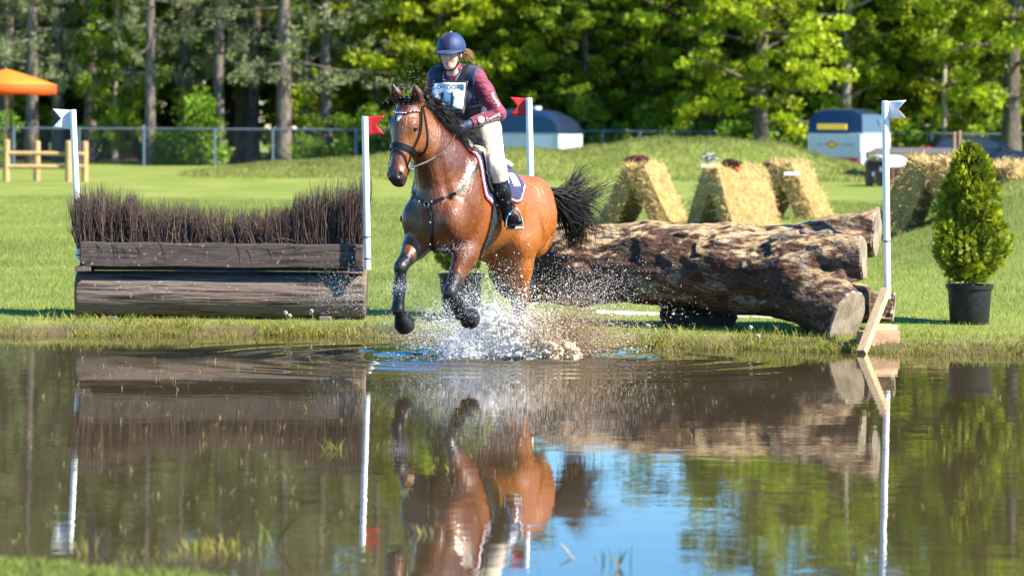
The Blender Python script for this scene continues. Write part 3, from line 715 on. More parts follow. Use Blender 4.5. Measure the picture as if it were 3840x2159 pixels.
flower_pot(2663, 630, 53.6, 'white tray with green plants on the middle straw A-frame', (.60, .62, .58), .26, .17, (.80, .81, .82), 260, .32, seed=2)
flower_pot(2742, 652, 53.3, 'dark red plants in bright red pots on the middle straw A-frame', (.10, .02, .02), .36, .16, (.60, .05, .015), 520, seed=3)
flower_pot(2905, 648, 58.5, 'pinkish brown heather on the right straw A-frame', (.16, .06, .08), .46, .15, n=650, seed=4)
flower_pot(2968, 658, 57.6, 'empty white tray on the right straw A-frame', (.30, .34, .15), .10, .12, (.80, .81, .82), 30, .28, seed=5)

# ------------------------------------------------------------------ post and rail fence, parasol
m_post = mat('treated_pine', (.46, .30, .13), rough=.75, noise=(10, .7, .45, .65), stretch=(1, 1, .3))
YR = 90.0
rf = empty('rail_fence', (at(150, 683, YR).x, YR, .14)); tag(rf, 'round timber post and rail fence under the orange parasol', 'fence')
r0 = Vector(rf.location)
for px, dy, h_ in ((-52, .3, 1.20), (24, 0, 1.20), (138, .7, 1.16), (257, -.1, 1.18), (318, .5, 1.16)):
    p = at(px, 683, YR + dy) - r0; p.z = 0; MB().tube([p - Vector((0, 0, .05)), p + Vector((0, 0, h_ * .98)), p + Vector((0, 0, h_))], [.098, .095, .07], 16).build('post', m_post, rf, True)
for x0, x1, py, dy in ((24, 257, 575, -.02), (24, 257, 625, -.02), (257, 318, 577, .2), (257, 318, 624, .2), (-300, 24, 572, .1), (-300, 24, 622, .1)):
    a, b_ = at(x0, py, YR + dy) - r0, at(x1, py + 2, YR + dy) - r0; MB().tube([a, (a + b_) / 2 + Vector((0, 0, .006)), b_], .062, 12).build('rail', m_post, rf, True)
m_orange = mat('orange_canvas', (.85, .28, .02), rough=.7, transl=.35, tcol=(.85, .20, .006))
m_orange_shaded = mat('shaded_orange_canvas', (.78, .11, .004), rough=.7, transl=.3, tcol=(.8, .10, .004))  # same canvas with shade put in the colour: darker valance below the lit canopy
m_ppole = mat('varnished_pole', (.42, .26, .13), rough=.5)
um = empty('parasol', (at(22, 683, 91).x, 91.0, .14)); tag(um, 'orange canvas parasol on a wooden pole at the left edge', 'parasol')
zt = at(22, 258, 91).z - .14; ze = at(22, 318, 91).z - .14
MB().tube([(0, 0, 0), (0, 0, zt)], .03, 12).build('pole', m_ppole, um, True)
vs, fs = [], []; N8 = 8; RU = 1.42
vs.append((0, 0, zt))
for r_, zz in ((.35, zt - .15), (.7, zt - .31), (1.0, ze)):
    for k in range(N8 * 4):
        an = 2 * math.pi * k / (N8 * 4) + .2; sag = 1 - .05 * (1 - abs(((k % 4) / 4) * 2 - 1)) ; vs.append((RU * r_ * math.cos(an) * sag, RU * r_ * math.sin(an) * sag, zz))
n4 = N8 * 4
for k in range(n4):
    fs.append((0, 1 + k, 1 + (k + 1) % n4))
    for j in range(2): fs.append((1 + j * n4 + k, 1 + (j + 1) * n4 + k, 1 + (j + 1) * n4 + (k + 1) % n4, 1 + j * n4 + (k + 1) % n4))
can = mobj('canopy', vs, fs, m_orange, um, True); can.modifiers.new('t', 'SOLIDIFY').thickness = .006
vs, fs = [], []
for k in range(n4):
    an = 2 * math.pi * k / n4 + .2
    for zz, rr in ((ze, 1.0), (ze - .30 + .03 * (k % 4 in (1, 2, 3)), 1.005)): vs.append((RU * rr * math.cos(an), RU * rr * math.sin(an), zz))
for k in range(n4): fs.append((2 * k, 2 * k + 1, 2 * ((k + 1) % n4) + 1, 2 * ((k + 1) % n4)))
va = mobj('valance', vs, fs, m_orange_shaded, um, True); va.modifiers.new('t', 'SOLIDIFY').thickness = .006
for k in range(N8):
    an = 2 * math.pi * k / N8 + .2; MB().tube([(0, 0, zt - .62), (RU * .62 * math.cos(an), RU * .62 * math.sin(an), zt - .22)], .010, 6).build('strut', m_ppole, um)
MB().tube([(.10, -.05, zt - .55), (.13, -.06, .95), (.17, -.05, .92), (.15, -.04, zt - .75)], .018, 8).build('cord', m_tie, um, True)

# ------------------------------------------------------------------ chain link fence before the wood
YC = 124.0
m_galv = mat('galvanised_steel', (.13, .17, .25), rough=.45, metal=.3)
cf = empty('chain_link_fence', (0, YC, .12)); tag(cf, 'long galvanised chain link fence along the edge of the wood', 'fence')
HC = 1.46
for i, px in enumerate((-60, 52, 297, 540, 805, 1023, 1335, 1560, 1800, 2020, 2260, 2400, 2480, 2660, 2940, 3075, 3493, 3780, 3960)):
    x = (px - HX) / FPX * YC; MB().tube([(x, 0, 0), (x, 0, HC + .05)], .045, 10).build('post', m_galv, cf, True)
x0, x1 = -24.0, 24.0
MB().tube([(x0, 0, HC), (0, 0, HC + .02), (x1, 0, HC)], .03, 8).build('top_rail', m_galv, cf, True)
V, F = [], []; k = 0; wd = .0018
for i in range(int((x1 - x0) / .085)):
    xa = x0 + i * .085
    for sg in (1, -1):
        xb = xa + sg * HC; a, b_ = np.array((xa, .01 * sg, 0)), np.array((xb, .01 * sg, HC)); n_ = np.array((HC, 0, -sg * HC)); n_ = n_ / np.linalg.norm(n_) * wd
        V += [a - n_, a + n_, b_ + n_, b_ - n_]; F.append((k, k + 1, k + 2, k + 3)); k += 4
o = mobj('wire_mesh', np.array(V), np.array(F), mat('dull_wire', (.045, .055, .07), rough=.8, spec=.1), cf); o['kind'] = 'stuff'

# ------------------------------------------------------------------ horse trailers
m_trw = mat('trailer_white', (.50, .525, .56), rough=.4, noise=(3, .92, .45, .65))
m_trb = mat('trailer_navy', (.010, .018, .045), rough=.25, coat=.5)
m_trim = mat('grey_alloy', (.35, .37, .4), rough=.4, metal=.4)
m_tyre = mat('tyre', (.015, .015, .016), rough=.8)
m_lampred = mat('red_lamp', (.5, .02, .02), rough=.25, coat=.5)
m_sticker_y = mat('yellow_sticker', (.85, .50, .03), rough=.5); m_sticker_r = mat('red_sticker', (.55, .03, .025), rough=.5)
m_text_grey = mat('grey_print', (.25, .29, .35), rough=.6)
def wheel(parent, c, r, wd):
    w_ = empty('wheel', c, 0, parent); w_.rotation_euler = (math.pi / 2, 0, 0)
    MB().lathe([(r * .58, -wd / 2), (r * .92, -wd / 2), (r, -wd * .35), (r, wd * .35), (r * .92, wd / 2), (r * .58, wd / 2)], 26).build('tyre', m_tyre, w_, True)
    MB().lathe([(0, -wd * .32), (r * .2, -wd * .36), (r * .5, -wd * .30), (r * .6, -wd * .45), (r * .6, wd * .45), (r * .5, wd * .30), (r * .2, wd * .36), (0, wd * .32)], 22).build('rim', m_trim, w_, True)
def trailer(loc, rz, label, W_=1.85, L=3.1, roof_vent=False, deco=True):
    """local +x is the front, z up; base at ground"""
    e = empty('horse_trailer', loc, rz); tag(e, label, 'trailer', 'horse trailers parked by the wood')
    z0, z1, z2 = .42, 1.55, 2.42
    MB().box((0, 0, (z0 + z1) / 2), (L, W_, z1 - z0), bev=.03).build('body', m_trw, e)
    prof = [(-L / 2, z1 + .002), (-L / 2 + .05, z1 + .45), (-L / 2 + .18, z2 - .06), (-L / 2 + .34, z2), (L * .12, z2 + .01), (L * .28, z2 - .07), (L * .40, z2 - .28), (L * .475, z1 + .35), (L / 2, z1 + .002)]
    vs, fs = [], []; ny = 9
    for j in range(ny):
        u = -1 + 2 * j / (ny - 1); y = W_ / 2 * u; sh = abs(u) ** 5
        for x, z in prof: vs.append((x * (1 - .03 * sh), y * (1 - .10 * ((z - z1) / (z2 - z1)) ** 2), z - .20 * sh * max(0, (z - z1 - .5)) / (z2 - z1 - .5)))
    m_ = len(prof)
    for j in range(ny - 1):
        for i in range(m_ - 1): fs.append((j * m_ + i, j * m_ + i + 1, (j + 1) * m_ + i + 1, (j + 1) * m_ + i))
    fs += [tuple(range(m_)), tuple(range((ny - 1) * m_, ny * m_))[::-1]]
    MB().add(vs, fs).build('roof', m_trb, e, True)
    for s in (-1, 1):
        MB().box((0, s * (W_ / 2 + .012), z1), (L * .99, .03, .06), bev=.006).build('trim_rail', m_trim, e)
        for xx in (-.36, .38): wheel(e, (xx, s * (W_ / 2 + .06), .33), .33, .20)
        mbf = MB(); arc = [Vector((.92 * math.cos(t) , s * (W_ / 2 + .12), .50 + .36 * math.sin(t))) for t in np.linspace(0, math.pi, 13)]
        vs, fs = [], []
        for p in arc: vs += [p + Vector((0, -s * .13, 0)), p + Vector((0, s * .10, 0)), p + Vector((0, s * .10, -.03)), p + Vector((0, -s * .13, -.03))]
        for i in range(12):
            for k in range(4): fs.append((4 * i + k, 4 * i + (k + 1) % 4, 4 * i + 4 + (k + 1) % 4, 4 * i + 4 + k))
        mbf.add(vs, fs).build('mudguard', m_trim, e, True)
        MB().box((L * .30, s * (W_ / 2 + .008), 1.03), (.78, .02, .98), bev=.01).build('side_door', mat('pale_panel', (.62, .65, .69), rough=.4), e)
        MB().box((-L / 2 - .015, s * (W_ / 2 - .06), 1.2), (.03, .05, .62), bev=.005).build('ramp_hinge', mat('pale_panel'), e)
        MB().box((-L / 2 - .02, s * (W_ / 2 - .12), .50), (.04, .2, .1), bev=.01).build('tail_lamp', m_lampred, e)
        MB().tube([(L / 2 + 1.1, 0, .45), (L / 2 - .1, s * W_ * .4, .45)], .04, 8).build('drawbar', m_trim, e)
    MB().tube([(L / 2 + 1.0, 0, .0), (L / 2 + 1.0, 0, .75)], .03, 8).build('jockey_wheel', m_trim, e)
    if roof_vent: MB().box((L * .05, 0, z2 + .05), (.42, .42, .10), bev=.02).build('roof_vent', mat('pale_panel'), e)
    if deco:
        xr = -L / 2 - .018
        MB().box((xr, 0, .62), (.012, W_ * .86, .13)).build('reflector_strip', m_sticker_r, e)
        MB().prism([(xr + .006, .33, 1.15), (xr + .006, .09, 1.285), (xr + .006, -.15, 1.15), (xr + .006, .09, 1.015)], None, (-.008, 0, 0)).build('diamond_sticker', m_sticker_r, e)
        MB().prism([(xr - .004, .27, 1.15), (xr - .004, .09, 1.24), (xr - .004, -.09, 1.15), (xr - .004, .09, 1.06)], None, (-.006, 0, 0)).build('diamond_centre', m_sticker_y, e)
        MB().box((-L / 2 + .02, .10, z1 + .22), (.10, 1.0, .20), Matrix.Rotation(math.radians(6), 3, 'Y'), bev=.01).build('banner', m_sticker_y, e)
        for y0, w_ in ((.55, .22), (-.42, .42)):
            for i in range(int(w_ / .06)): MB().box((xr + .004, y0 - w_ / 2 + i * .06, 1.15), (.006, .035, .055 + .02 * (i % 3 == 0))).build('lettering', m_text_grey, e)
        for s in (-1,):
            for dx, dz in ((.5, .40), (.62, .22), (.78, .36)):
                MB().lathe([(0, 0), (.07, 0), (.085, .012), (.07, .02)], 16).build('porthole', m_trim, e, True, loc=(dx, s * (W_ / 2 - .02), z1 + dz), rot=(math.pi / 2, 0, 0))
    return e
tY = 110.0
TRB = trailer((at(3168, 690, 104).x + .25, 105.0, .20), math.radians(66), 'white and navy horse trailer seen from behind with a red diamond sticker', deco=True)
TRB.scale = (1, 1, .92)
trailer((at(1985, 690, 113).x, 113.5, -.04), math.radians(-28), 'grey and navy horse trailer seen from the side behind the rider', L=3.3, roof_vent=True, deco=False)

# ------------------------------------------------------------------ parked car
m_car = mat('car_navy', (.008, .011, .020), rough=.3, coat=.3, spec=.4)
m_glass = mat('car_glass', (.02, .03, .04), rough=.08, spec=.5)
car = empty('parked_car', (at(3668, 690, 115).x, 115.0, .14), 0.04); car.scale = (1, 1, .92); tag(car, 'dark navy estate car parked behind the straw at the right edge', 'car')
prof = [(-1.98, .32), (-2.0, .75), (-1.93, .98), (-1.80, 1.02), (-1.55, 1.40), (-1.30, 1.48), (-.30, 1.52), (.25, 1.46), (.62, 1.28), (1.05, 1.0), (1.75, .88), (2.02, .74), (2.08, .5), (2.04, .30)]
vs, fs = [], []; ny = 9; m_ = len(prof)
for j in range(ny):
    u = -1 + 2 * j / (ny - 1)
    for x, z in prof:
        wz = .86 - .17 * max(0, (z - .98) / .54); sh = abs(u) ** 6; vs.append((x * (1 - .035 * sh), wz * u, z - .05 * sh * (z > 1.2)))
for j in range(ny - 1):
    for i in range(m_ - 1): fs.append((j * m_ + i, j * m_ + i + 1, (j + 1) * m_ + i + 1, (j + 1) * m_ + i))
    fs.append((j * m_, (j + 1) * m_, (j + 1) * m_ + m_ - 1, j * m_ + m_ - 1))
fs += [tuple(range(m_)), tuple(range((ny - 1) * m_, ny * m_))[::-1]]
MB().add(vs, fs).build('body', m_car, car, True)
for s in (-1, 1):
    for xx in (-1.25, 1.32): wheel(car, (xx, s * .80, .31), .31, .2)
    for nm, q in (('rear_window', [(-1.62, 1.06), (-1.42, 1.37), (-.62, 1.44), (-.62, 1.04)]), ('front_window', [(-.54, 1.04), (-.54, 1.44), (-.12, 1.43), (.30, 1.33), (.72, 1.05)])):
        pts = [(x, s * (.862 - .17 * max(0, (z - .98) / .54)), z) for x, z in q]; MB().prism(pts, None, (0, s * .012, 0)).build(nm, m_glass, car)
    MB().box((-1.93, s * .70, .98), (.16, .22, .20), bev=.03).build('tail_lamp', m_lampred, car)
    MB().box((1.93, s * .66, .72), (.24, .34, .15), bev=.04).build('headlight', mat('lamp_glass', (.75, .75, .78), rough=.1, coat=1), car)
    MB().box((.66, s * .95, 1.06), (.12, .16, .12), bev=.03).build('mirror', m_car, car)
MB().prism([(.34, -.62, 1.44), (.34, .62, 1.44), (1.02, .72, 1.04), (1.02, -.72, 1.04)], None, (.03, 0, .03)).build('windscreen', m_glass, car)

# ------------------------------------------------------------------ wooden table jump and little arched hut
m_brown = mat('red_brown_stain', (.15, .062, .040), rough=.75, noise=(8, .6, .45, .65))
m_greywood = mat('grey_boards', (.25, .215, .19), rough=.8, noise=(12, .7, .45, .65))
YH = 91.5
hut = empty('wooden_hut', (at(3322, 692, YH).x, YH, .14), math.radians(50)); hut.scale = (.82, .85, 1); tag(hut, 'small brown timber jump with a white arched roof', 'jump')
for x in (-.52, -.28, .28, .52):
    for y in (-.42, .42): MB().box((x, y, .29), (.10, .09, .58), bev=.008).build('post', m_brown, hut)
for y in (-.42, .42): MB().box((0, y, .16), (1.2, .05, .08), bev=.006).build('rail', m_brown, hut); MB().box((0, y, .56), (1.2, .05, .09), bev=.006).build('rail', m_brown, hut)
for x in (-.56, .56):
    for i in range(5): MB().box((x, -.32 + .16 * i, .33), (.03, .12, .56), bev=.004).build('slat', m_brown, hut)
MB().box((-.575, 0, .62), (.02, .80, .22), bev=.004).build('gable_panel', mat('dark_stain', (.04, .022, .018), rough=.8), hut)
vs, fs = [], []
for i in range(17):
    t = math.pi * i / 16
    for r_, x in ((.50, -.66), (.50, .66), (.46, .66), (.46, -.66)): vs.append((x, -r_ * math.cos(t), .58 + r_ * .62 * math.sin(t)))
for i in range(16):
    for k in range(4): fs.append((4 * i + k, 4 * i + (k + 1) % 4, 4 * i + 4 + (k + 1) % 4, 4 * i + 4 + k))
fs += [(3, 2, 1, 0), (64, 65, 66, 67)]
MB().add(vs, fs).build('roof', m_pole, hut, True)
for y, z, s_ in ((-.05, .82, .09), (-.18, .50, .10), (.12, .36, .09)): MB().box((-.60, y, z), (.02, s_, s_ * 1.3), bev=.008).build('painted_spot', m_pole, hut)
tb = empty('table_jump', (at(3445, 690, 95).x, 95.5, .14), math.radians(-14)); tag(tb, 'low grey wooden table jump beside the arched hut', 'jump')
for i in range(7): MB().box((0, -.9 + .30 * i, .92 + .02 * i), (2.7, .285, .07), bev=.008).build('deck_board', m_greywood, tb)
MB().box((0, -1.02, .72), (2.7, .06, .30), Matrix.Rotation(.3, 3, 'X'), bev=.008).build('front_board', m_post, tb)
for x in (-1.2, 0, 1.2):
    for y in (-.8, .8): MB().box((x, y, .42), (.14, .14, .86), bev=.01).build('leg', m_brown, tb)
MB().box((-1.38, 0, .86), (.06, 1.9, .2), bev=.006).build('end_board', mat('dark_stain'), tb)
# ------------------------------------------------------------------ the wood: pines on the left, broadleaved trees beyond and to the right
trs = np.random.default_rng(77)
m_leaf = mat('spring_leaves', attr=True, rough=.5, spec=.35, transl=.50)
m_needle = mat('pine_needles', attr=True, rough=.55, spec=.3, transl=.18)
m_pbark = mat('pine_bark', (.165, .135, .115), rough=.85, noise=(5, (.055, .043, .038), .45, .6), bump=(12, 1, .05), stretch=(1, 1, .35))
m_bbark = mat('grey_bark', (.12, .095, .07), rough=.85, noise=(5, (.05, .042, .03), .45, .6), bump=(12, 1, .05), stretch=(1, 1, .35))
m_birch = mat('birch_bark', (.36, .30, .24), rough=.8, noise=(3, (.10, .08, .06), .55, .62), stretch=(1, 1, 1.4))
def tube_into(V, F, pts, rad, n=8):
    k0 = len(V); pts = np.array(pts); T = np.gradient(pts, axis=0)
    for i, p in enumerate(pts):
        t = T[i] / np.linalg.norm(T[i]); a = np.cross(t, (.3, 1, .1)); a /= np.linalg.norm(a); b_ = np.cross(t, a)
        for k in range(n): an = 2 * math.pi * k / n; V.append(p + (a * math.cos(an) + b_ * math.sin(an)) * rad[i])
    for i in range(len(pts) - 1):
        for k in range(n): F.append((k0 + i * n + k, k0 + i * n + (k + 1) % n, k0 + (i + 1) * n + (k + 1) % n, k0 + (i + 1) * n + k))
def quads_at(P, rs, size, aspect, droop=0.0, up=0.0):
    n = len(P); d = rs.normal(0, 1, (n, 3)); d[:, 2] = d[:, 2] * (1 - up) ; d /= np.linalg.norm(d, axis=1)[:, None]
    a = rs.normal(0, 1, (n, 3)); a -= d * (a * d).sum(1)[:, None]; a /= np.linalg.norm(a, axis=1)[:, None]; b_ = np.cross(d, a); s = size * rs.uniform(.6, 1.4, (n, 1))
    return np.stack([P - a * s, P + b_ * s * aspect, P + a * s, P - b_ * s * aspect], 1).reshape(-1, 3), np.arange(4 * n).reshape(n, 4)
def broadleaf(seed, Ht, base, R_, nb=42, per=600, leaf=.105, low=False):
    """returns trunk mesh and crown mesh of a broadleaved tree"""
    rs = np.random.default_rng(seed); V, F = [], []; r0 = .022 * Ht * .8
    zz = np.linspace(0, Ht * .92, 9); wob = np.cumsum(rs.normal(0, .10, (9, 2)), 0) * np.linspace(0, 1, 9)[:, None]
    spine = np.c_[wob, zz]; tube_into(V, F, spine, r0 * (1 - zz / Ht * .85) * np.r_[1.35, np.ones(8)], 9)
    C = []
    for i in range(nb):
        z = base + (Ht - base) * (i + rs.uniform(0, 1)) / nb; t = (z - base) / (Ht - base); an = i * 2.4 + rs.uniform(-.5, .5); prof = math.sin(math.pi * (.16 + .80 * t)) ** .75; L = R_ * prof * rs.uniform(.65, 1.12)
        o = np.array([np.interp(z * .92, zz, spine[:, 0]), np.interp(z * .92, zz, spine[:, 1]), z * .92]); d = np.array((math.cos(an), math.sin(an), rs.uniform(-.05, .45)))
        pts = [o, o + d * L * .5, o + d * L + np.array((0, 0, -.08 * L))]; tube_into(V, F, pts, [r0 * .32 * (1 - .6 * t), r0 * .2 * (1 - .6 * t), .012], 5)
        for q in range(7):
            s = rs.uniform(.30, 1.05); c = o + d * L * s + rs.normal(0, .16 * L + .12, 3) * np.array((1, 1, .6)); C.append((c, rs.uniform(.32, .75)))
    P, K = [], []
    for c, r in C:
        n = int(per / 7 * rs.uniform(.6, 1.4)); g = rs.normal(0, 1, (n, 3)); g /= np.linalg.norm(g, axis=1)[:, None]; g *= r * rs.random((n, 1)) ** .5; g[:, 2] *= .55; P.append(c + g); K.append(np.full(n, rs.uniform(.45, 1.4)))
    P = np.concatenate(P); K = np.concatenate(K); lv, lf = quads_at(P, rs, leaf, .62, up=.3)
    col = np.array((.215, .315, .012)) * K[:, None] * rs.uniform(.8, 1.2, (len(P), 1)) + np.array((.02, .0, .0)) * rs.random((len(P), 1))
    return make_mesh('trunk', V, F, None, True), make_mesh('crown', lv, lf, m_leaf, False, np.repeat(col, 4, 0))
def pine(seed, Ht, base, R_, r0=.28):
    rs = np.random.default_rng(seed); V, F = [], []; zz = np.linspace(0, Ht, 12); wob = np.cumsum(rs.normal(0, .04, (12, 2)), 0) * np.linspace(0, 1, 12)[:, None]
    spine = np.c_[wob, zz]; tube_into(V, F, spine, r0 * (1 - zz / Ht * .8) * np.r_[1.2, np.ones(11)], 10); P, K, O = [], [], []
    nb = 54
    for i in range(nb):
        z = base + (Ht - base) * (i + rs.uniform(0, 1)) / nb; t = (z - base) / (Ht - base); an = i * 2.4 + rs.uniform(-.6, .6); L = R_ * (1.05 - .75 * t) * rs.uniform(.55, 1.15); o = np.array((np.interp(z, zz, spine[:, 0]), np.interp(z, zz, spine[:, 1]), z))
        d = np.array((math.cos(an), math.sin(an), rs.uniform(-.25, .20))); pts = [o, o + d * L * .5 + (0, 0, -.04), o + d * L + np.array((0, 0, .06 * L))]; tube_into(V, F, pts, [.045, .03, .008], 5)
        for q in range(9):
            s = rs.uniform(.35, 1.05); c = o + d * L * s + rs.normal(0, .22 + .06 * L, 3) * np.array((1, 1, .5)) - np.array((0, 0, .5 * rs.random() * (t < .3))); r = rs.uniform(.22, .42); n = 40
            g = rs.normal(0, 1, (n, 3)); g /= np.linalg.norm(g, axis=1)[:, None]; P.append(c + g * r * .55 * rs.random((n, 1)) ** .4); O.append(g); K.append(np.full(n, rs.uniform(.65, 1.3)))
    P = np.concatenate(P); K = np.concatenate(K); O = np.concatenate(O); n = len(P); L = rs.uniform(.10, .19, (n, 1)); sd_ = np.cross(O, rs.normal(0, 1, (n, 3))); sd_ /= np.linalg.norm(sd_, axis=1)[:, None]; w_ = .026
    lv = np.stack([P - sd_ * w_ * .4, P + O * L * .5 + sd_ * w_, P + O * L, P + O * L * .5 - sd_ * w_], 1).reshape(-1, 3); lf = np.arange(4 * n).reshape(n, 4)
    col = np.array((.19, .225, .10)) * K[:, None] * rs.uniform(.8, 1.2, (n, 1))
    return make_mesh('trunk', V, F, m_pbark, True), make_mesh('crown', lv, lf, m_needle, False, np.repeat(col, 4, 0))
BL = [broadleaf(1, 17, 2.0, 4.6), broadleaf(2, 15, 1.0, 4.2), broadleaf(3, 20, 2.4, 4.8), broadleaf(4, 13, .7, 3.8)]
PN = [pine(11, 22, 3.9, 3.0), pine(12, 20, 3.4, 3.2), pine(13, 23, 4.4, 2.8)]
def with_mat(me, m_): c = me.copy(); c.materials.clear(); c.materials.append(m_); return c
def brighter(me, k):
    c = me.copy(); at2 = c.color_attributes['col']; q = np.empty(len(c.vertices) * 4, dtype=np.float32); at2.data.foreach_get('color', q); q = q.reshape(-1, 4); q[:, :3] = np.minimum(q[:, :3] * np.array(k), .55); at2.data.foreach_set('color', q.ravel()); return c
BLg = [(with_mat(t, m_bbark), c) for t, c in BL]; BLb = [(with_mat(t, m_birch), c) for t, c in BL]
def tree(name, meshes, X, Y, sc3, rz, label, group, z=None):
    e = empty(name, (X, Y, (gz(X, Y) if z is None else z) - .05), rz); e.scale = sc3; tag(e, label, 'tree', group)
    link('trunk', meshes[0], e); link('crown', meshes[1], e); return e
def pxX(px, Y): return (px - HX) / FPX * Y
# pines along the fence: pixel of the trunk, depth, trunk width factor
pine_list = [(120, 127.5, .9), (217, 130, .95), (563, 126.5, .85), (819, 127, .82), (1063, 126.3, 1.25), (1223, 127.5, .95), (-60, 128, 1.0), (1420, 131, .9), (20, 134, 1.1), (340, 135, 1.0), (690, 134, 1.0), (950, 135, 1.0), (-220, 131, 1.0)]
pl_lab = ['grey pine trunk showing just right of the orange parasol', 'dark pine behind the white flag of the brush jump', 'slender pine left of the middle of the brush jump', 'slender pine above the middle of the brush jump', 'thick pale grey pine trunk left of the red flag', 'grey pine between the thick pine and the red flag']
for i, (px, Y, tw) in enumerate(pine_list):
    lab = pl_lab[i] if i < 6 else 'pine standing further back among the dark pines on the left'
    s = trs.uniform(.92, 1.05); tree('pine_tree', PN[i % 3], pxX(px, Y), Y, (max(tw, .8) * s, max(tw, .8) * s, s), trs.uniform(0, 6.28), lab, 'pines along the fence')
# broadleaved front trees
front = [(2853, 117.5, 0, .95, 'broad bright green tree with a brown trunk left of the right hand trailer', .7), (3790, 119, 2, 1.0, 'large tree with a thick forked trunk at the right edge', .9),
         (1500, 130, 1, .92, 'yellow green tree left of the rider head', .8), (1640, 128, 3, 1.0, 'yellow green tree rising behind the rider', .8), (3440, 127, 1, .95, 'leafy tree above the dark parked car', .8)]
BLy = [(t, brighter(c, (1.45, 1.3, 1.0))) for t, c in BLg]
for i, (px, Y, k, s, lab, tw) in enumerate(front): tree('leafy_tree', BLy[k], pxX(px, Y), Y, (s, s, s), .7 + i * 1.3, lab, 'broadleaved trees at the edge of the wood')
tree('birch_tree', BLb[2], pxX(3172, 125), 125, (.62, .62, .92), 2.0, 'pale birch trunk behind the right hand trailer', 'birches at the edge of the wood')
tree('birch_tree', BLb[0], pxX(3540, 125.5), 125.5, (.45, .45, .9), 4.0, 'thin pale leaning trunk above the dark car', 'birches at the edge of the wood')
tree('birch_tree', BLb[1], pxX(1147, 128), 128, (.40, .40, .75), 1.0, 'thin yellowish trunk right of the thick pine', 'birches at the edge of the wood')
tree('birch_tree', BLb[3], pxX(431, 128.5), 128.5, (.5, .5, .8), 5.0, 'thin leaning yellowish trunk between the pines on the left', 'birches at the edge of the wood')
FRL = ['leafy tree just left of the pole with the red flag behind the horse', 'leafy tree above the right end of the side-on trailer', 'leafy tree right of the side-on trailer, above the wire fence', 'leafy tree above the left straw A-frame', 'thin dark trunked leafy tree above the crest of the mound', 'leafy tree left of the broad bright tree', 'leafy tree between the broad bright tree and the right trailer', 'leafy tree directly above the right trailer', 'leafy tree right of the thin pale leaning trunk', 'leafy tree cut by the right edge of the photo', "leafy tree behind the rider's left shoulder", 'leafy tree standing back between the red flag and the side-on trailer', "leafy tree standing back behind the rider's helmet"]
for i, (px, Y) in enumerate([(2040, 129), (2200, 127), (2330, 130), (2480, 128), (2590, 126.5), (2700, 130), (3000, 129), (3250, 128.5), (3620, 129), (3920, 127), (1830, 130), (2120, 133), (1730, 134)]):
    k = i % 4; Ht = (17, 15, 20, 13)[k]; s = trs.uniform(10.2, 11.2) / Ht if 1900 < px < 2680 else (14 / Ht if px < 3050 else trs.uniform(1.1, 1.3)); tree('leafy_tree', BLg[k], pxX(px, Y), Y, (s, s, s), trs.uniform(0, 6.28), FRL[i], 'front row of the wood')
for row, (Y0, n_, s0) in enumerate(((139, 17, 1.05), (149, 18, 1.15))):
    for i in range(n_):
        Y = Y0 + trs.uniform(-3, 3); X = -27 + 54 * (i + trs.uniform(.1, .9)) / n_; px = HX + X / Y * FPX; k = int(trs.integers(0, 4)); Ht = (17, 15, 20, 13)[k]; s = (12.2 + row) / Ht * trs.uniform(.9, 1.0) if 1850 < px < 2750 else (16 / Ht if px < 3100 and px > 1800 else s0 * trs.uniform(1.05, 1.3))
        tree('leafy_tree', BLg[k], X, Y, (s, s, s), trs.uniform(0, 6.28), 'green broadleaved tree deep in the wood behind the front row', 'deep rows of the wood')
# shrubs along the fence
def shrub(seed, n=2600):
    rs = np.random.default_rng(seed); C = [(rs.normal(0, .55, 3) * np.array((1, .8, 0)) + np.array((0, 0, rs.uniform(.25, 1.9))), rs.uniform(.25, .5)) for _ in range(26)]; P, K = [], []
    for c, r in C:
        m_ = n // 26; g = rs.normal(0, 1, (m_, 3)); g /= np.linalg.norm(g, axis=1)[:, None]; P.append(c + g * r * rs.random((m_, 1)) ** .4); K.append(np.full(m_, rs.uniform(.6, 1.3)))
    P = np.concatenate(P); K = np.concatenate(K); P[:, 2] = np.abs(P[:, 2]); v, f = quads_at(P, rs, .07, .6, up=.3); col = np.array((.18, .30, .022)) * K[:, None] * rs.uniform(.8, 1.2, (len(P), 1))
    V, F = [], []
    for i in range(6): c = C[i][0]; tube_into(V, F, [(0, 0, 0), c * .5, c], [.03, .02, .008], 5)
    return make_mesh('stems', V, F, m_bbark, True), make_mesh('foliage', v, f, m_leaf, False, np.repeat(col, 4, 0))
SH = [shrub(50), shrub(51), shrub(52)]
sh = [(735, 126, 1.25, 'bright green leafy shrub between the pines behind the wire fence'), (1160, 125.6, .6, None), (600, 126.5, .7, None), (1300, 126.5, .9, None), (1500, 126.5, 1.0, None), (1700, 126, 1.0, None), (2200, 126, 1.2, None), (2300, 126, 1.0, None), (2420, 126.5, 1.1, None), (2560, 125.5, .9, None), (2700, 126, 1.0, None), (2780, 120.5, 1.0, 'bright yellow green shrub left of the brown trunk by the right trailer'), (2930, 120.5, 1.0, 'bright yellow green shrub between the brown trunk and the right trailer'), (3060, 126, 1.0, None), (3380, 126, 1.1, None), (3500, 126.5, .9, None), (3620, 126, 1.0, None), (3720, 126.5, 1.1, None), (3850, 126, 1.0, None), (-60, 126, 1.0, None)]
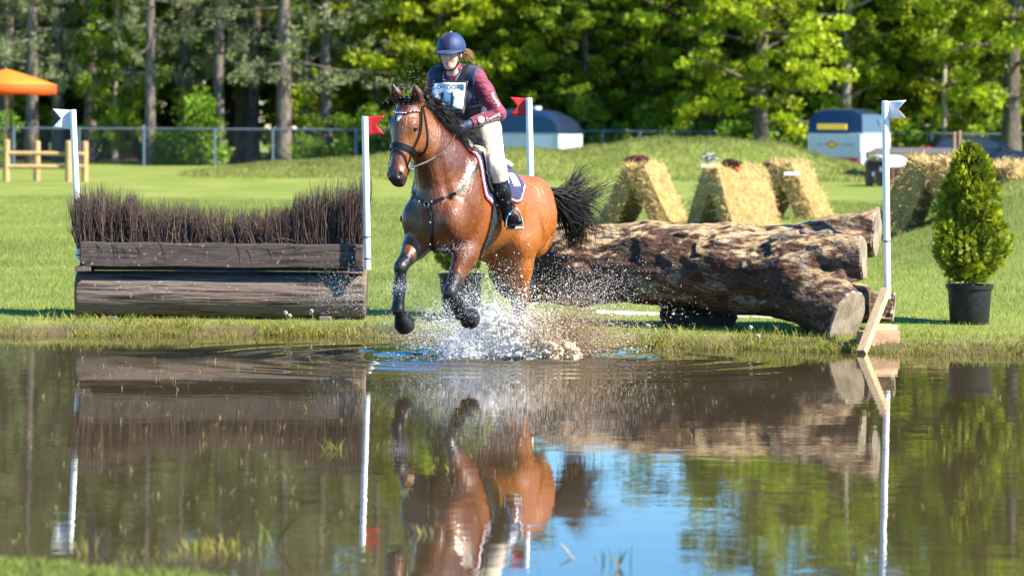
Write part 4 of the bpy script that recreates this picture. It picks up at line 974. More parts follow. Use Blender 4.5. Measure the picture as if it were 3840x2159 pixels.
for i, (px, Y, s, lab) in enumerate(sh):
    e = empty('shrub', (pxX(px, Y), Y, .08), trs.uniform(0, 6.28)); e.scale = (s * 1.2, s * 1.2, s * trs.uniform(.9, 1.2)); tag(e, lab or 'green shrub in the undergrowth along the wire fence', 'shrub', 'shrubs along the wire fence'); link('stems', SH[i % 3][0], e); link('foliage', SH[i % 3][1], e)
# the far interior of the wood: one dense mass
rs = np.random.default_rng(99); n = 52000
P = np.stack([rs.uniform(-36, 36, n), rs.uniform(156, 176, n), rs.random(n) ** .9 * 19], 1)
P = P[vnoise(P, .35, 8, 2) > -.35]; P[:, 2] *= np.interp(HX + P[:, 0] / P[:, 1] * FPX, [1500, 1900, 2700, 3300], [1.0, .68, .68, 1.0]); v, f = quads_at(P, rs, .34, .7, up=.3); K = rs.uniform(.5, 1.2, (len(P), 1))
o = mobj('far_wood', v, f, m_leaf, None, False, np.repeat(np.array((.11, .18, .014)) * K, 4, 0)); tag(o, 'dense dark green interior of the wood behind the trees', 'wood', kind='stuff')
# ------------------------------------------------------------------ the horse (local x forward, y its left, z up)
HTH = math.radians(28.0)
HO = Vector((-0.383, 25.34, 0.0))
HROT = math.atan2(-math.cos(HTH), -math.sin(HTH))
horse = empty('horse', HO, HROT)
tag(horse, 'wet bay horse with black mane and tail cantering through the pond', 'horse')
HM = Matrix.Translation(HO) @ Matrix.Rotation(HROT, 4, 'Z')

H = Field((-1.62, -.52, -.22), (1.15, .52, 2.32), 0.0125)
# trunk
H.el((-.16, 0, 1.215), (.64, .32, .395), k=.05)
H.el((.24, 0, 1.25), (.36, .27, .35), k=.08)
H.rc((.12, 0, 1.555), (-.30, 0, 1.47), .085, .11, k=.09)
H.el((-.58, 0, 1.225), (.42, .28, .275), k=.08)
H.el((-.88, 0, 1.205), (.33, .28, .265), k=.08)
for s in (-1, 1):
    H.el((-.93, s * .165, 1.12), (.235, .15, .33), k=.07)
    H.el((-.68, s * .205, 1.04), (.19, .095, .23), k=.06)                    # thigh and flank fold
    H.el((.27, s * .195, 1.31), (.145, .085, .37), R=rotm((.93, 0, .37), (0, 1, 0)), k=.05)   # shoulder blade
    H.el((.47, s * .165, 1.13), (.125, .105, .16), k=.05)                   # point of shoulder
    H.el((.50, s * .085, 1.10), (.10, .085, .18), k=.04)                    # pectoral
    H.el((.10, s * .20, 1.10), (.16, .09, .20), k=.05)                      # triceps
H.el((.40, 0, 1.06), (.18, .16, .18), k=.06)
# neck
nf = ((0, 1, 0), 1.42)
H.chain([(.16, 0, 1.37, .31), (.36, 0, 1.56, .255), (.50, -.025, 1.73, .19), (.60, -.055, 1.88, .135), (.67, -.07, 1.98, .105)], k=.07, fl=nf)
H.rc((.10, 0, 1.60), (.38, -.01, 1.76), .055, .05, k=.06); H.rc((.38, -.01, 1.76), (.65, -.065, 2.03), .05, .05, k=.06)
# head
HP = np.array((.715, -.085, 2.03)); ha = np.array((.31, -.005, -.95)); ha /= np.linalg.norm(ha)
hs = np.array((.03, 1.0, 0.0)); hs -= ha * hs.dot(ha); hs /= np.linalg.norm(hs); hn = np.cross(hs, ha)
if hn[0] < 0: hn = -hn
HW = 1.12
def hp(t, n_, s_): return HP + ha * t + hn * n_ * 1.06 + hs * s_ * HW
HR = np.stack([ha, hn, hs], 1)
H.el(hp(.08, -.01, 0), (0.13, 0.1060, 0.1098), R=HR, k=.05)
H.el(hp(.19, .0, 0), (0.14, 0.1113, 0.1176), R=HR, k=.04)
H.rc(hp(.18, .02, 0), hp(.50, .018, 0), .090, .058, k=.04)
H.rc(hp(.16, -.04, 0), hp(.50, -.015, 0), .096, .057, k=.04)
for s in (-1, 1):
    H.el(hp(.215, -.085, s * .058), (0.145, 0.1113, 0.0470), R=HR, k=.03)
    H.el(hp(.185, .045, s * .082), (0.05, 0.0371, 0.0336), R=HR, k=.025)
    H.rc(hp(.24, .0, s * .078), hp(.36, .002, s * .064), .018, .012, k=.03)
    H.el(hp(.575, .03, s * .036), (0.05, 0.0360, 0.0358), R=HR, k=.025)
    # ears
    eb = hp(-.005, .0, s * .080); et = eb + np.array((.115, s * .010, .165))
    H.rc(eb, eb + (et - eb) * .5, .040, .045, k=.025); H.rc(eb + (et - eb) * .45, et, .045, .006, k=.01)
H.rc(hp(.25, -.10, 0), hp(.55, -.055, 0), .055, .042, k=.04)
H.el(hp(.565, -.005, 0), (0.085, 0.0763, 0.0694), R=HR, k=.03)
H.el(hp(.625, -.03, 0), (0.035, 0.0530, 0.0560), R=HR, k=.02)
H.el(hp(.585, -.072, 0), (0.035, 0.0318, 0.0381), R=HR, k=.02)
for s in (-1, 1):
    H.el(hp(.590, .052, s * .050), (.024, .022, .014), R=HR, k=.012, cut=True)
    H.el(hp(.22, .03, s * .112), (.03, .022, .016), R=HR, k=.012, cut=True)
    eb = hp(-.005, .0, s * .080); et = eb + np.array((.115, s * .010, .165)); ed = et - eb
    H.el(eb + ed * .52 + np.array((.040, 0, -.022)), (.072, .022, .029), R=rotm(ed, (1, 0, 0)), k=.01, cut=True)
H.rc(hp(.628, -.045, -.05), hp(.628, -.045, .05), .006, .006, k=.008, cut=True)      # mouth line
# forelegs
def foreleg(el_, kn, ft, hf, s):
    el_, kn, ft, hf = map(np.array, (el_, kn, ft, hf))
    d = kn - el_
    H.rc(el_ + np.array((0, 0, .06)), el_ + d * .35, .125, .108, k=.06, fl=((0, 1, 0), 1.2))
    H.rc(el_ + d * .3, kn - d * .12, .108, .060, k=.04, fl=((0, 1, 0), 1.12))
    H.el(el_ + d * .38 + np.array((.03, s * .02, .01)), (.13, .06, .055), R=rotm(d), k=.03)
    H.rc(kn - d * .10, kn + d * .03, .055, .053, k=.02)
    H.el(kn + np.array((.012, 0, -.01)), (.055, .048, .062), k=.02)
    c = ft - kn
    H.rc(kn + c * .08, kn + c * .9, .044, .035, k=.02)
    H.rc(ft - c * .06, ft, .044, .046, k=.02)
    p = hf - ft
    H.rc(ft, ft + p * .55, .038, .036, k=.02)
FL = dict(el_=(.14, .165, .99), kn=(.445, .135, .575), ft=(.262, .125, .405), hf=(.045, .135, .315))
FR = dict(el_=(.34, -.165, 1.01), kn=(.745, -.135, .775), ft=(.795, -.135, .44), hf=(.70, -.13, .325))
foreleg(s=1, **FL); foreleg(s=-1, **FR)
# hind legs
def hindleg(hip, st, hk, ft, hf, s):
    hip, st, hk, ft, hf = map(np.array, (hip, st, hk, ft, hf))
    H.rc(hip, st, .22, .15, k=.08, fl=((0, 1, 0), 1.35))
    g = hk - st
    H.rc(st + np.array((-.04, 0, 0)), st + g * .5, .15, .105, k=.05, fl=((0, 1, 0), 1.3)); H.rc(st + g * .45, hk - g * .1, .105, .058, k=.04, fl=((0, 1, 0), 1.15))
    back = np.array((-.055, 0, .035))
    H.rc(st + g * .55 + back, hk + back, .025, .026, k=.03)                  # Achilles tendon to the point of hock
    H.el(hk, (.068, .05, .075), k=.03)
    c = ft - hk
    H.rc(hk + c * .05, ft, .046, .037, k=.025); H.el(ft, (.048, .045, .048), k=.02)
    H.rc(ft, ft + (hf - ft) * .6, .04, .036, k=.02)
HL = dict(hip=(-.88, .15, 1.12), st=(-.62, .19, .93), hk=(-.71, .16, .48), ft=(-.60, .15, .12), hf=(-.54, .15, .0))
HRr = dict(hip=(-.92, -.15, 1.12), st=(-.78, -.18, .90), hk=(-1.18, -.15, .50), ft=(-1.22, -.15, .12), hf=(-1.16, -.15, .0))
hindleg(s=1, **HL); hindleg(s=-1, **HRr)
H.rc((-1.06, 0, 1.39), (-1.22, 0, 1.36), .06, .035, k=.05)                   # dock
# grooves that separate the muscles
H.rc((.62, 0, 1.30), (.58, 0, .98), .012, .02, k=.05, cut=True)
for s in (-1, 1):
    H.rc((.60, s * .125, 1.62), (.50, s * .15, 1.30), .008, .012, k=.05, cut=True)       # jugular groove
    H.rc((.30, s * .285, 1.02), (.40, s * .29, 1.26), .006, .008, k=.05, cut=True)
    H.rc((-.04, s * .30, .95), (.02, s * .325, 1.30), .006, .006, k=.05, cut=True)        # behind the elbow
    H.rc((-1.06, s * .275, 1.26), (-.90, s * .27, .82), .010, .012, k=.045, cut=True); H.rc((-.70, s * .315, 1.22), (-.80, s * .30, .92), .006, .008, k=.05, cut=True)
    H.rc((-.50, s * .31, 1.02), (-.58, s * .30, 1.34), .012, .008, k=.06, cut=True)       # flank
HV, HF = H.mesh(2)
rip = vnoise(HV * np.array((1.0, 1.0, .55)), 26, 5, 2)
HN0 = None
# coat colours: bay body, black points
x_, y_, z_ = HV[:, 0], HV[:, 1], HV[:, 2]
bay = np.array((0.33, 0.098, 0.011)); dark = np.array((0.098, 0.025, 0.007)); blk = np.array((0.010, 0.009, 0.009))
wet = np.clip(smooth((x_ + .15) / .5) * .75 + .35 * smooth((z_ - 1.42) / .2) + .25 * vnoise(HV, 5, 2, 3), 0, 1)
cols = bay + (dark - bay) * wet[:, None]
htv = (HV - HP) @ ha; hnv = (HV - HP) @ hn; hsv = (HV - HP) @ hs
inhead = (x_ > .56) & (z_ > 1.30) & (htv > -.2) & (hnv > -.22)
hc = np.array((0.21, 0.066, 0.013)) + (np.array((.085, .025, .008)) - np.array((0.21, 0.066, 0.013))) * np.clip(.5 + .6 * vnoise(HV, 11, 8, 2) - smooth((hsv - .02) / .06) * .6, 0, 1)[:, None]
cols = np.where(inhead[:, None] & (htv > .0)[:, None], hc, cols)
mz = (smooth((htv - .535) / .07) * inhead)[:, None]; cols = cols * (1 - mz * .93) + np.array((.035, .026, .024)) * mz * .93
earm = (inhead & (z_ > 2.05)); cols = np.where(earm[:, None], cols * .75, cols)
cols = np.where((earm & (z_ > 2.165))[:, None], blk * 1.4, cols)
star = (((htv - .135) / .038) ** 2 + ((hsv + .004) / .021) ** 2 + .35 * vnoise(HV, 40, 4, 2) < 1) & (hnv > .05)
cols = np.where(star[:, None], np.array((.75, .72, .68)), cols)
legm = np.zeros(len(HV))
for q, top in ((FL, .2), (FR, .2)):
    e, k_ = np.array(q['el_']), np.array(q['kn']); d = k_ - e; L = np.linalg.norm(d)
    t = ((HV - e) @ d) / L ** 2; near = np.linalg.norm(HV - (k_ + np.array(q['hf'])) / 2, axis=1) < .42
    near2 = ((y_ > 0) == (e[1] > 0)) & (z_ < .95)
    legm = np.maximum(legm, smooth((t + .12 * vnoise(HV, 9, 3, 2) - .62) / .22) * near * near2)
legm = np.maximum(legm, smooth((.56 - z_ + .05 * vnoise(HV, 9, 3, 2)) / .12) * (x_ < 0))
legm = np.maximum(legm, (z_ < .55) * (x_ > 0))
cols = cols * (1 - legm[:, None]) + blk * legm[:, None]
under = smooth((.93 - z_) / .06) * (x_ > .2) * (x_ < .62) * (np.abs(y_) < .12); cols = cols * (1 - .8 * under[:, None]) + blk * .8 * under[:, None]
m_coat = mat('bay_coat', attr=True, rough=.36, spec=.5, coat=.22, noise=(46, .66, .45, .68), bump=(48, .8, .012), rvar=(7, .26, .55), stretch=(1, 1, .45))
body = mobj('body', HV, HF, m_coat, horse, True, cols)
HB = BVHTree.FromPolygons([Vector(v) for v in HV], [tuple(map(int, f)) for f in HF])
def snap(p, off):
    q, nr, _, _ = HB.find_nearest(Vector(p))
    return q + nr * off, nr
m_eye = mat('dark_eye', (.012, .007, .004), rough=.06, spec=.8, coat=1)
for s in (-1, 1):
    bm = bmesh.new(); bmesh.ops.create_uvsphere(bm, u_segments=16, v_segments=10, radius=.027)
    MB().bm(bm).build('eye', m_eye, horse, True, loc=hp(.205, .036, s * .094))
# hooves with rubber bell boots, and cannon boots
m_hoof = mat('wet_hoof', (.028, .022, .018), rough=.35, noise=(30, .5, .4, .7))
m_boot = mat('black_rubber', (.006, .006, .0075), rough=.34, spec=.35, noise=(20, (.016, .015, .015), .55, .75), bump=(30, .4, .01))
def frame_mesh(mb, o, d, side):
    d = Vector(d).normalized(); a = Vector(side); a = (a - d * a.dot(d)).normalized(); b = d.cross(a)
    M = Matrix(((a.x, b.x, d.x, o[0]), (a.y, b.y, d.y, o[1]), (a.z, b.z, d.z, o[2]), (0, 0, 0, 1)))
    mb.v = [tuple(M @ Vector(v)) for v in mb.v]; return mb
for q, front in ((FL, 1), (FR, 1), (HL, 0), (HRr, 0)):
    ft, hf = np.array(q['ft']), np.array(q['hf']); d = (hf - ft) / np.linalg.norm(hf - ft)
    o = ft + d * .06
    ho = MB().lathe([(.0, .02), (.052, .02), (.064, .07), (.074, .128), (.069, .137), (.045, .130), (.0, .112)], 20)
    frame_mesh(ho, o, d, (0, 1, 0)).build('hoof', m_hoof, horse, True)
    if front:
        bb = MB().lathe([(.038, -.012), (.046, -.008), (.054, .012), (.068, .045), (.084, .084), (.081, .090), (.062, .060), (.045, .02)], 20)
        frame_mesh(bb, o, d, (0, 1, 0)).build('bell_boot', m_boot, horse, True)
        kn = np.array(q['kn']); c = ft - kn; L = np.linalg.norm(c); c /= L
        cb = MB().lathe([(.040, .0), (.049, .004), (.050, .05), (.047, L * .55), (.050, L * .66), (.058, L * .74), (.056, L * .80), (.046, L * .80)], 20)
        for zz in (.03, .075, .12): cb.lathe([(.0495, zz), (.0535, zz + .003), (.0535, zz + .022), (.0495, zz + .025)], 20)
        frame_mesh(cb, kn + c * .085, c, (0, 1, 0)).build('leg_boot', m_boot, horse, True)

# ------------------------------------------------------------------ hair: thin tapering strands
m_hair = mat('black_hair', (.006, .005, .005), rough=.42, spec=.28, noise=(14, (.022, .014, .010), .5, .8))
hr = np.random.default_rng(11)
crest = np.array([(.06, 0, 1.685), (.20, 0, 1.735), (.34, -.01, 1.805), (.46, -.025, 1.895), (.56, -.05, 1.99), (.645, -.07, 2.075), (.70, -.085, 2.10)])
S, W = [], []
for i in range(1500):
    u = hr.uniform(0, 1); f = u * (len(crest) - 1); j = min(int(f), len(crest) - 2); p = crest[j] + (crest[j + 1] - crest[j]) * (f - j)
    p = p + np.array((hr.normal(0, .012), hr.normal(0, .018), hr.normal(-.005, .012)))
    L = hr.uniform(.12, .27) * (1.0 if u < .8 else .7); k = 8; t = np.linspace(0, 1, k)[:, None]
    fly = hr.uniform(0, 1)
    v0 = np.array((-.75 + hr.normal(0, .25), .55 + hr.normal(0, .3), .85 * fly + hr.normal(0, .15))); v0 /= np.linalg.norm(v0)
    g = np.array((-.25, .30, -1.25 + .5 * fly))
    P = p + v0 * L * t + g * L * .75 * t ** 2
    ph = hr.uniform(0, 6.28); P = P + np.array((.016, .012, .018)) * np.sin(t * hr.uniform(8, 16) + ph) * t
    S.append(P); W.append(hr.uniform(.0028, .0055))
v, f = strands(S, W); mobj('mane', v, f, m_hair, horse, True)['kind'] = 'stuff'
S, W = [], []
for i in range(150):                                                        # forelock between the ears
    p = hp(hr.uniform(-.03, .02), hr.uniform(.03, .07), hr.uniform(-.05, .05)); L = hr.uniform(.06, .12); t = np.linspace(0, 1, 7)[:, None]
    v0 = hn * .6 + hs * hr.normal(0, .5) - ha * hr.uniform(.1, .8); g = ha * .9
    S.append(p + v0 * L * t + g * L * .8 * t ** 2 + .006 * np.sin(t * 9 + hr.uniform(0, 6))); W.append(hr.uniform(.002, .004))
v, f = strands(S, W); mobj('forelock', v, f, m_hair, horse, True)['kind'] = 'stuff'
S, W = [], []
hl = lambda px, py, Y: np.array(HM.inverted() @ at(px, py, Y))
guide = [  # tail guides: dock, then where the lock goes (pixels at depth)
    ([(2046, 712), (2105, 760), (2150, 830), (2160, 900), (2120, 945)], .035, 3.4),
    ([(2046, 710), (2110, 745), (2165, 800), (2200, 860), (2185, 935)], .04, 2.6),
    ([(2048, 708), (2115, 735), (2180, 765), (2225, 800), (2262, 855)], .04, 1.0),
    ([(2048, 708), (2110, 725), (2165, 730), (2225, 735), (2290, 770)], .035, .7),
    ([(2048, 708), (2110, 725), (2150, 700), (2205, 690), (2250, 740)], .035, .9),
    ([(2048, 708), (2112, 728), (2150, 690), (2175, 645), (2225, 605)], .030, 1.0),
    ([(2048, 708), (2112, 728), (2185, 745), (2260, 700), (2300, 690)], .035, .8),
    ([(2046, 710), (2115, 770), (2185, 830), (2260, 850), (2335, 830)], .035, .9),
    ([(2046, 712), (2100, 780), (2130, 860), (2155, 930), (2205, 960)], .04, .5),
]
tw = np.array([g[2] for g in guide]); tw = tw / tw.sum()
for i in range(1250):
    g = guide[hr.choice(len(guide), p=tw)]; pts = []; oy, oz, od = hr.normal(0, 1), hr.normal(0, 1), hr.normal(0, 1)
    for j, (px, py) in enumerate(g[0]):
        sp = g[1] * (.35 if j == 0 else .55 + .28 * j)
        p = hl(px, py, 26.28 + .10 * j); p = p + np.array((od * sp * 1.4, oy * sp * .9, oz * sp * (.8 if j else .5))); pts.append(p)
    P = spline(pts, 14); cut = hr.uniform(.55, 1); P = P[:max(6, int(14 * cut))]
    t = np.linspace(0, 1, len(P))[:, None]
    P = P + np.array((.012, .012, .016)) * np.sin(t * hr.uniform(4, 11) + hr.uniform(0, 6.28)) * t
    S.append(P); W.append(hr.uniform(.0022, .0048))
v, f = strands(S, W); mobj('tail', v, f, m_hair, horse, True)['kind'] = 'stuff'

# ------------------------------------------------------------------ tack on the horse
m_leather = mat('black_leather', (.007, .0065, .0065), rough=.38, spec=.3, bump=(60, .2, .004))
m_steel = mat('steel', (.62, .62, .63), rough=.16, metal=1.0)
def ribbon(pts, width, off=.006, th=.004, sub=6, snapit=True):
    P = spline([np.array(p) for p in pts], (len(pts) - 1) * sub + 1); vs, fs = [], []
    Q, N = [], []
    for p in P:
        if snapit: q, nr = snap(p, off)
        else:
            q = Vector(p); _, nr = snap(p, 0)
        Q.append(q); N.append(nr)
    for i in range(len(Q)):
        t = (Q[min(i + 1, len(Q) - 1)] - Q[max(i - 1, 0)]).normalized(); a = t.cross(N[i]).normalized() * width / 2; nn = N[i] * th / 2
        vs += [Q[i] - a - nn, Q[i] + a - nn, Q[i] + a + nn, Q[i] - a + nn]
    for i in range(len(Q) - 1):
        for k in range(4): fs.append((4 * i + k, 4 * i + (k + 1) % 4, 4 * i + 4 + (k + 1) % 4, 4 * i + 4 + k))
    fs += [(3, 2, 1, 0), tuple(4 * (len(Q) - 1) + k for k in range(4))]
    return vs, fs, Q, N
def strap(name, pts, width, mat_, parent, off=.006, th=.005, snapit=True):
    vs, fs, Q, N = ribbon(pts, width, off, th, snapit=snapit)
    return MB().add(vs, fs).build(name, mat_, parent)
bridle = empty('bridle', (0, 0, 0), 0, horse)
strap('cheekpiece', [hp(.02, .0, .10), hp(.12, -.02, .11), hp(.25, -.03, .12), hp(.38, -.02, .09), hp(.47, -.02, .07)], .016, m_leather, bridle)
strap('cheekpiece', [hp(.02, .0, -.10), hp(.12, -.02, -.11), hp(.25, -.03, -.12), hp(.38, -.02, -.09), hp(.47, -.02, -.07)], .016, m_leather, bridle)
strap('throat_lash', [hp(.03, -.03, .10), hp(.14, -.08, .12), hp(.27, -.15, .10), hp(.32, -.19, .05)], .012, m_leather, bridle)
strap('throat_lash', [hp(.06, .01, .10), hp(.16, .0, .12), hp(.29, -.015, .11), hp(.37, .0, .08)], .011, m_leather, bridle)
strap('headpiece', [hp(.02, .0, .10), hp(-.04, -.02, .05), hp(-.05, -.02, 0), hp(-.04, -.02, -.05), hp(.02, .0, -.10)], .024, m_leather, bridle)
strap('noseband', [hp(.385, -.09, .05), hp(.375, -.03, .09), hp(.365, .05, .06), hp(.36, .085, 0), hp(.365, .05, -.06), hp(.375, -.03, -.09), hp(.385, -.09, -.05)], .042, m_leather, bridle, .008, .010)
strap('flash_strap', [hp(.40, .08, 0), hp(.43, .05, .055), hp(.50, -.01, .075), hp(.53, -.08, .04), hp(.535, -.10, 0)], .014, m_leather, bridle)
strap('flash_strap', [hp(.40, .08, 0), hp(.43, .05, -.055), hp(.50, -.01, -.075), hp(.53, -.08, -.04), hp(.535, -.10, 0)], .014, m_leather, bridle)
strap('browband', [hp(.055, .0, .11), hp(.075, .06, .085), hp(.105, .10, .04), hp(.108, .11, 0), hp(.105, .10, -.04), hp(.075, .06, -.085), hp(.055, .0, -.11)], .016, m_leather, bridle)
m_bead = {0: mat('white_crystal', (.8, .8, .85), rough=.1, coat=1), 1: mat('blue_crystal', (.05, .06, .45), rough=.1, coat=1), 2: mat('red_crystal', (.5, .02, .05), rough=.1, coat=1)}
_, _, Qb, Nb = ribbon([hp(.065, .03, .10), hp(.075, .06, .085), hp(.105, .10, .04), hp(.108, .11, 0), hp(.105, .10, -.04), hp(.075, .06, -.085), hp(.065, .03, -.10)], .01, .012, sub=4)
bme = {}
for k_ in range(3):
    bm = bmesh.new(); bmesh.ops.create_icosphere(bm, subdivisions=1, radius=.0075); x = MB().bm(bm); bme[k_] = make_mesh('crystal', x.v, x.f, m_bead[k_], True)
for i, q in enumerate(Qb): link('crystal', bme[(0, 1, 0, 2)[i % 4]], bridle, q)
def ring(mb, c, nrm, R_, r_, n=20):
    nrm = Vector(nrm).normalized(); a = nrm.orthogonal().normalized(); b_ = nrm.cross(a)
    mb.tube([Vector(c) + (a * math.cos(t) + b_ * math.sin(t)) * R_ for t in np.linspace(0, 2 * math.pi, n + 1)], r_, 6); return mb
for s in (-1, 1): ring(MB(), hp(.495, -.025, s * .083), hs, .034, .005).build('bit_ring', m_steel, bridle, True)
# breastplate
bpl = empty('breastplate', (0, 0, 0), 0, horse)
rg, rn = snap((.70, .0, 1.25), .012)
strap('shoulder_strap', [(.16, .26, 1.62), (.30, .27, 1.50), (.44, .21, 1.36), rg], .024, m_leather, bpl, .008)
strap('shoulder_strap', [(.16, -.26, 1.62), (.30, -.27, 1.50), (.44, -.21, 1.36), rg], .024, m_leather, bpl, .008)
strap('chest_strap', [rg, (.70, .005, 1.15), (.66, .01, 1.02), (.56, .01, .90), (.36, .0, .82)], .026, m_leather, bpl, .010)
ring(MB(), rg + rn * .012, rn, .024, .0045).build('ring', m_steel, bpl, True)
for p in ((.40, .225, 1.40), (.62, .06, 1.28), (.40, -.225, 1.40), (.62, -.06, 1.28), (.69, .01, 1.12), (.60, .01, .93)):
    q, nr = snap(p, .013); bm = bmesh.new(); bmesh.ops.create_cube(bm, size=.013); MB().bm(bm).build('buckle', m_steel, bpl, loc=q)
# reins from the bit to the hands
HANDL, HANDR = Vector((.275, .115, 1.845)), Vector((.30, -.085, 1.845))
m_rein = mat('brown_rein', (.10, .072, .055), rough=.7, noise=(40, .5, .4, .6))
for s, hnd in ((1, HANDL), (-1, HANDR)):
    a0 = Vector(hp(.50, -.035, s * .088)); mid = (a0 + hnd) / 2 + Vector((0, s * .03, -.035))
    pts = spline([a0, a0.lerp(mid, .55) + Vector((0, s * .02, -.01)), mid, hnd], 19); pts2 = []
    for i_, p in enumerate(pts):
        q, nr, _, _ = HB.find_nearest(Vector(p)); dd = (Vector(p) - q).dot(nr)
        pts2.append(Vector(p) if dd > .014 or i_ > 16 else q + nr * .014)
    MB().tube(pts2, [.0085 if 2 < i < 9 else .006 for i in range(len(pts2))], 6).build('rein', m_rein, bridle, True)
# girth
m_girth = mat('grey_girth', (.022, .023, .027), rough=.6, noise=(50, .7, .4, .6))
gp = [(.04, .40, 1.28), (.06, .38, 1.15), (.09, .33, 1.02), (.12, .22, .88), (.13, .0, .80), (.12, -.22, .88), (.09, -.33, 1.02), (.06, -.38, 1.15), (.04, -.40, 1.28)]
strap('girth', gp, .085, m_girth, horse, .012, .012)

# ------------------------------------------------------------------ saddle pad and saddle: sheets laid over the horse's back
def drape(fz, off, th=.012):
    """fz: (nu,nv) array of (f, arc) where arc in [-1,1] runs over the back from right (-) to left (+) as an angle; returns grid of points and normals"""
    nu, nv = fz.shape[:2]; P = np.zeros((nu, nv, 3)); N = np.zeros((nu, nv, 3))
    for i in range(nu):
        for j in range(nv):
            f_, a = fz[i, j]; dirv = Vector((0, math.sin(a), math.cos(a))); o = Vector((f_, 0, 1.22))
            hit = HB.ray_cast(o + dirv * .9, -dirv)
            q, nr = (hit[0], hit[1]) if hit[0] else (o + dirv * .35, dirv)
            nr = (nr * .4 + dirv * .6).normalized()
            P[i, j] = q + nr * off; N[i, j] = nr
    return P, N
def sheet(P, N, th):
    nu, nv = P.shape[:2]; top = P + N * th; v = np.concatenate([top.reshape(-1, 3), P.reshape(-1, 3)]); o = nu * nv; f = []
    g = lambda i, j: i * nv + j
    for i in range(nu - 1):
        for j in range(nv - 1):
            f.append((g(i, j), g(i + 1, j), g(i + 1, j + 1), g(i, j + 1))); f.append((o + g(i, j), o + g(i, j + 1), o + g(i + 1, j + 1), o + g(i + 1, j)))
    for i in range(nu - 1): f += [(g(i, 0), o + g(i, 0), o + g(i + 1, 0), g(i + 1, 0)), (g(i, nv - 1), g(i + 1, nv - 1), o + g(i + 1, nv - 1), o + g(i, nv - 1))]
    for j in range(nv - 1): f += [(g(0, j), g(0, j + 1), o + g(0, j + 1), o + g(0, j)), (g(nu - 1, j), o + g(nu - 1, j), o + g(nu - 1, j + 1), g(nu - 1, j + 1))]
    return v, f
def pad_grid(nu, nv, grow=0.0, amax=1.50):
    fz = np.zeros((nu, nv, 2))
    for j in range(nv):
        a = -1 + 2 * j / (nv - 1); aa = abs(a)
        front = .14 - .03 * aa + .06 * math.sin(aa * math.pi * .9) - .06 * smooth(np.array((aa - .85) / .15)) + grow
        rear = -.48 - .07 * aa + .10 * smooth(np.array((aa - .80) / .2)) ** 2 - grow
        for i in range(nu):
            u = i / (nu - 1)
            low = amax + grow * 2.6 - .16 * math.exp(-((u - .45) / .2) ** 2) - .14 * smooth(np.array((u - .40) / .6)) - .22 * smooth(np.array((u - .80) / .2)) ** 2 - .10 * smooth(np.array((.12 - u) / .12)) ** 2
            fz[i, j] = (front + (rear - front) * u, a * low)
    return fz
m_pad = mat('navy_quilt', (.020, .017, .085), rough=.75, noise=(14, .6, .42, .6), bump=(30, .7, .012), sheen=.2)
m_red = mat('crimson_binding', (.42, .018, .05), rough=.6)
m_white = mat('white_cloth', (.80, .80, .78), rough=.7, noise=(20, .9, .4, .6))
pad = empty('saddle_pad', (0, 0, 0), 0, horse)
for nm, gr, of, th, mm in (('binding', .030, .004, .010, m_red), ('piping', .017, .006, .012, m_white), ('quilt', 0.0, .008, .014, m_pad)):
    P, N = drape(pad_grid(22, 45, gr), of); v, f = sheet(P, N, th); mobj(nm, v, f, mm, pad, True)
# white badge on the pad's rear corner
fz = np.zeros((8, 8, 2))
for i in range(8):
    for j in range(8): fz[i, j] = (-.27 - .155 * i / 7, .74 + .34 * j / 7 - .03 * i / 7)
P, N = drape(fz, .024); v, f = sheet(P, N, .004); mobj('badge', v, f, m_white, pad, True)
m_navy_print = mat('navy_print', (.02, .02, .09), rough=.7)
for body_t, ca, cf, sz in (('R', .83, -.305, .075), ('V', .83, -.37, .075), ('S', .95, -.335, .05)):
    tv, tf = text_mesh(body_t, sz); out = []
    for p in tv:
        q, nr = drape(np.array([[(cf - p[0], ca - p[1] * 2.6)]]), .0305); out.append(q[0, 0])
    mobj('emblem', out, tf, m_navy_print, pad)
# pale half pad, saddle flaps, seat
m_fleece = mat('cream_fleece', (.72, .66, .48), rough=.9, bump=(50, .8, .012))
fz = np.zeros((16, 25, 2))
for i in range(16):
    for j in range(25): a = -1 + 2 * j / 24; fz[i, j] = (.19 - .66 * i / 15 - .02 * abs(a), a * .50)
P, N = drape(fz, .022); v, f = sheet(P, N, .045); mobj('half_pad', v, f, m_fleece, horse, True)
saddle = empty('saddle', (0, 0, 0), 0, horse)
m_saddle = mat('dark_brown_leather', (.022, .014, .013), rough=.42, spec=.5, bump=(40, .2, .004))
for s in (-1, 1):
    fz = np.zeros((14, 16, 2))
    for i in range(14):
        for j in range(16):
            u, v_ = i / 13, j / 15; rnd = math.sin(math.pi * (.12 + .76 * u)) ** .5
            fz[i, j] = (.13 + .07 * math.sin(v_ * 2.4) - (.27 + .03 * math.sin(v_ * 3)) * u - .06 * v_, s * (.30 + (.92 * (.88 + .12 * rnd)) * v_))
    P, N = drape(fz, .036); v, f = sheet(P, N, .012); mobj('flap', v, f, m_saddle, saddle, True)
sf = Field((-.6, -.3, 1.45), (.35, .3, 1.95), .014)
sf.rc((.06, 0, 1.70), (-.02, 0, 1.70), .085, .085, k=.03, fl=((0, 0, 1), 1.2)); sf.rc((-.02, 0, 1.69), (-.34, 0, 1.64), .09, .15, k=.06, fl=((0, 0, 1), 2.2)); sf.rc((-.40, -.1, 1.665), (-.40, .1, 1.665), .06, .06, k=.05)
v, f = sf.mesh(2); mobj('seat', v, f, m_saddle, saddle, True)
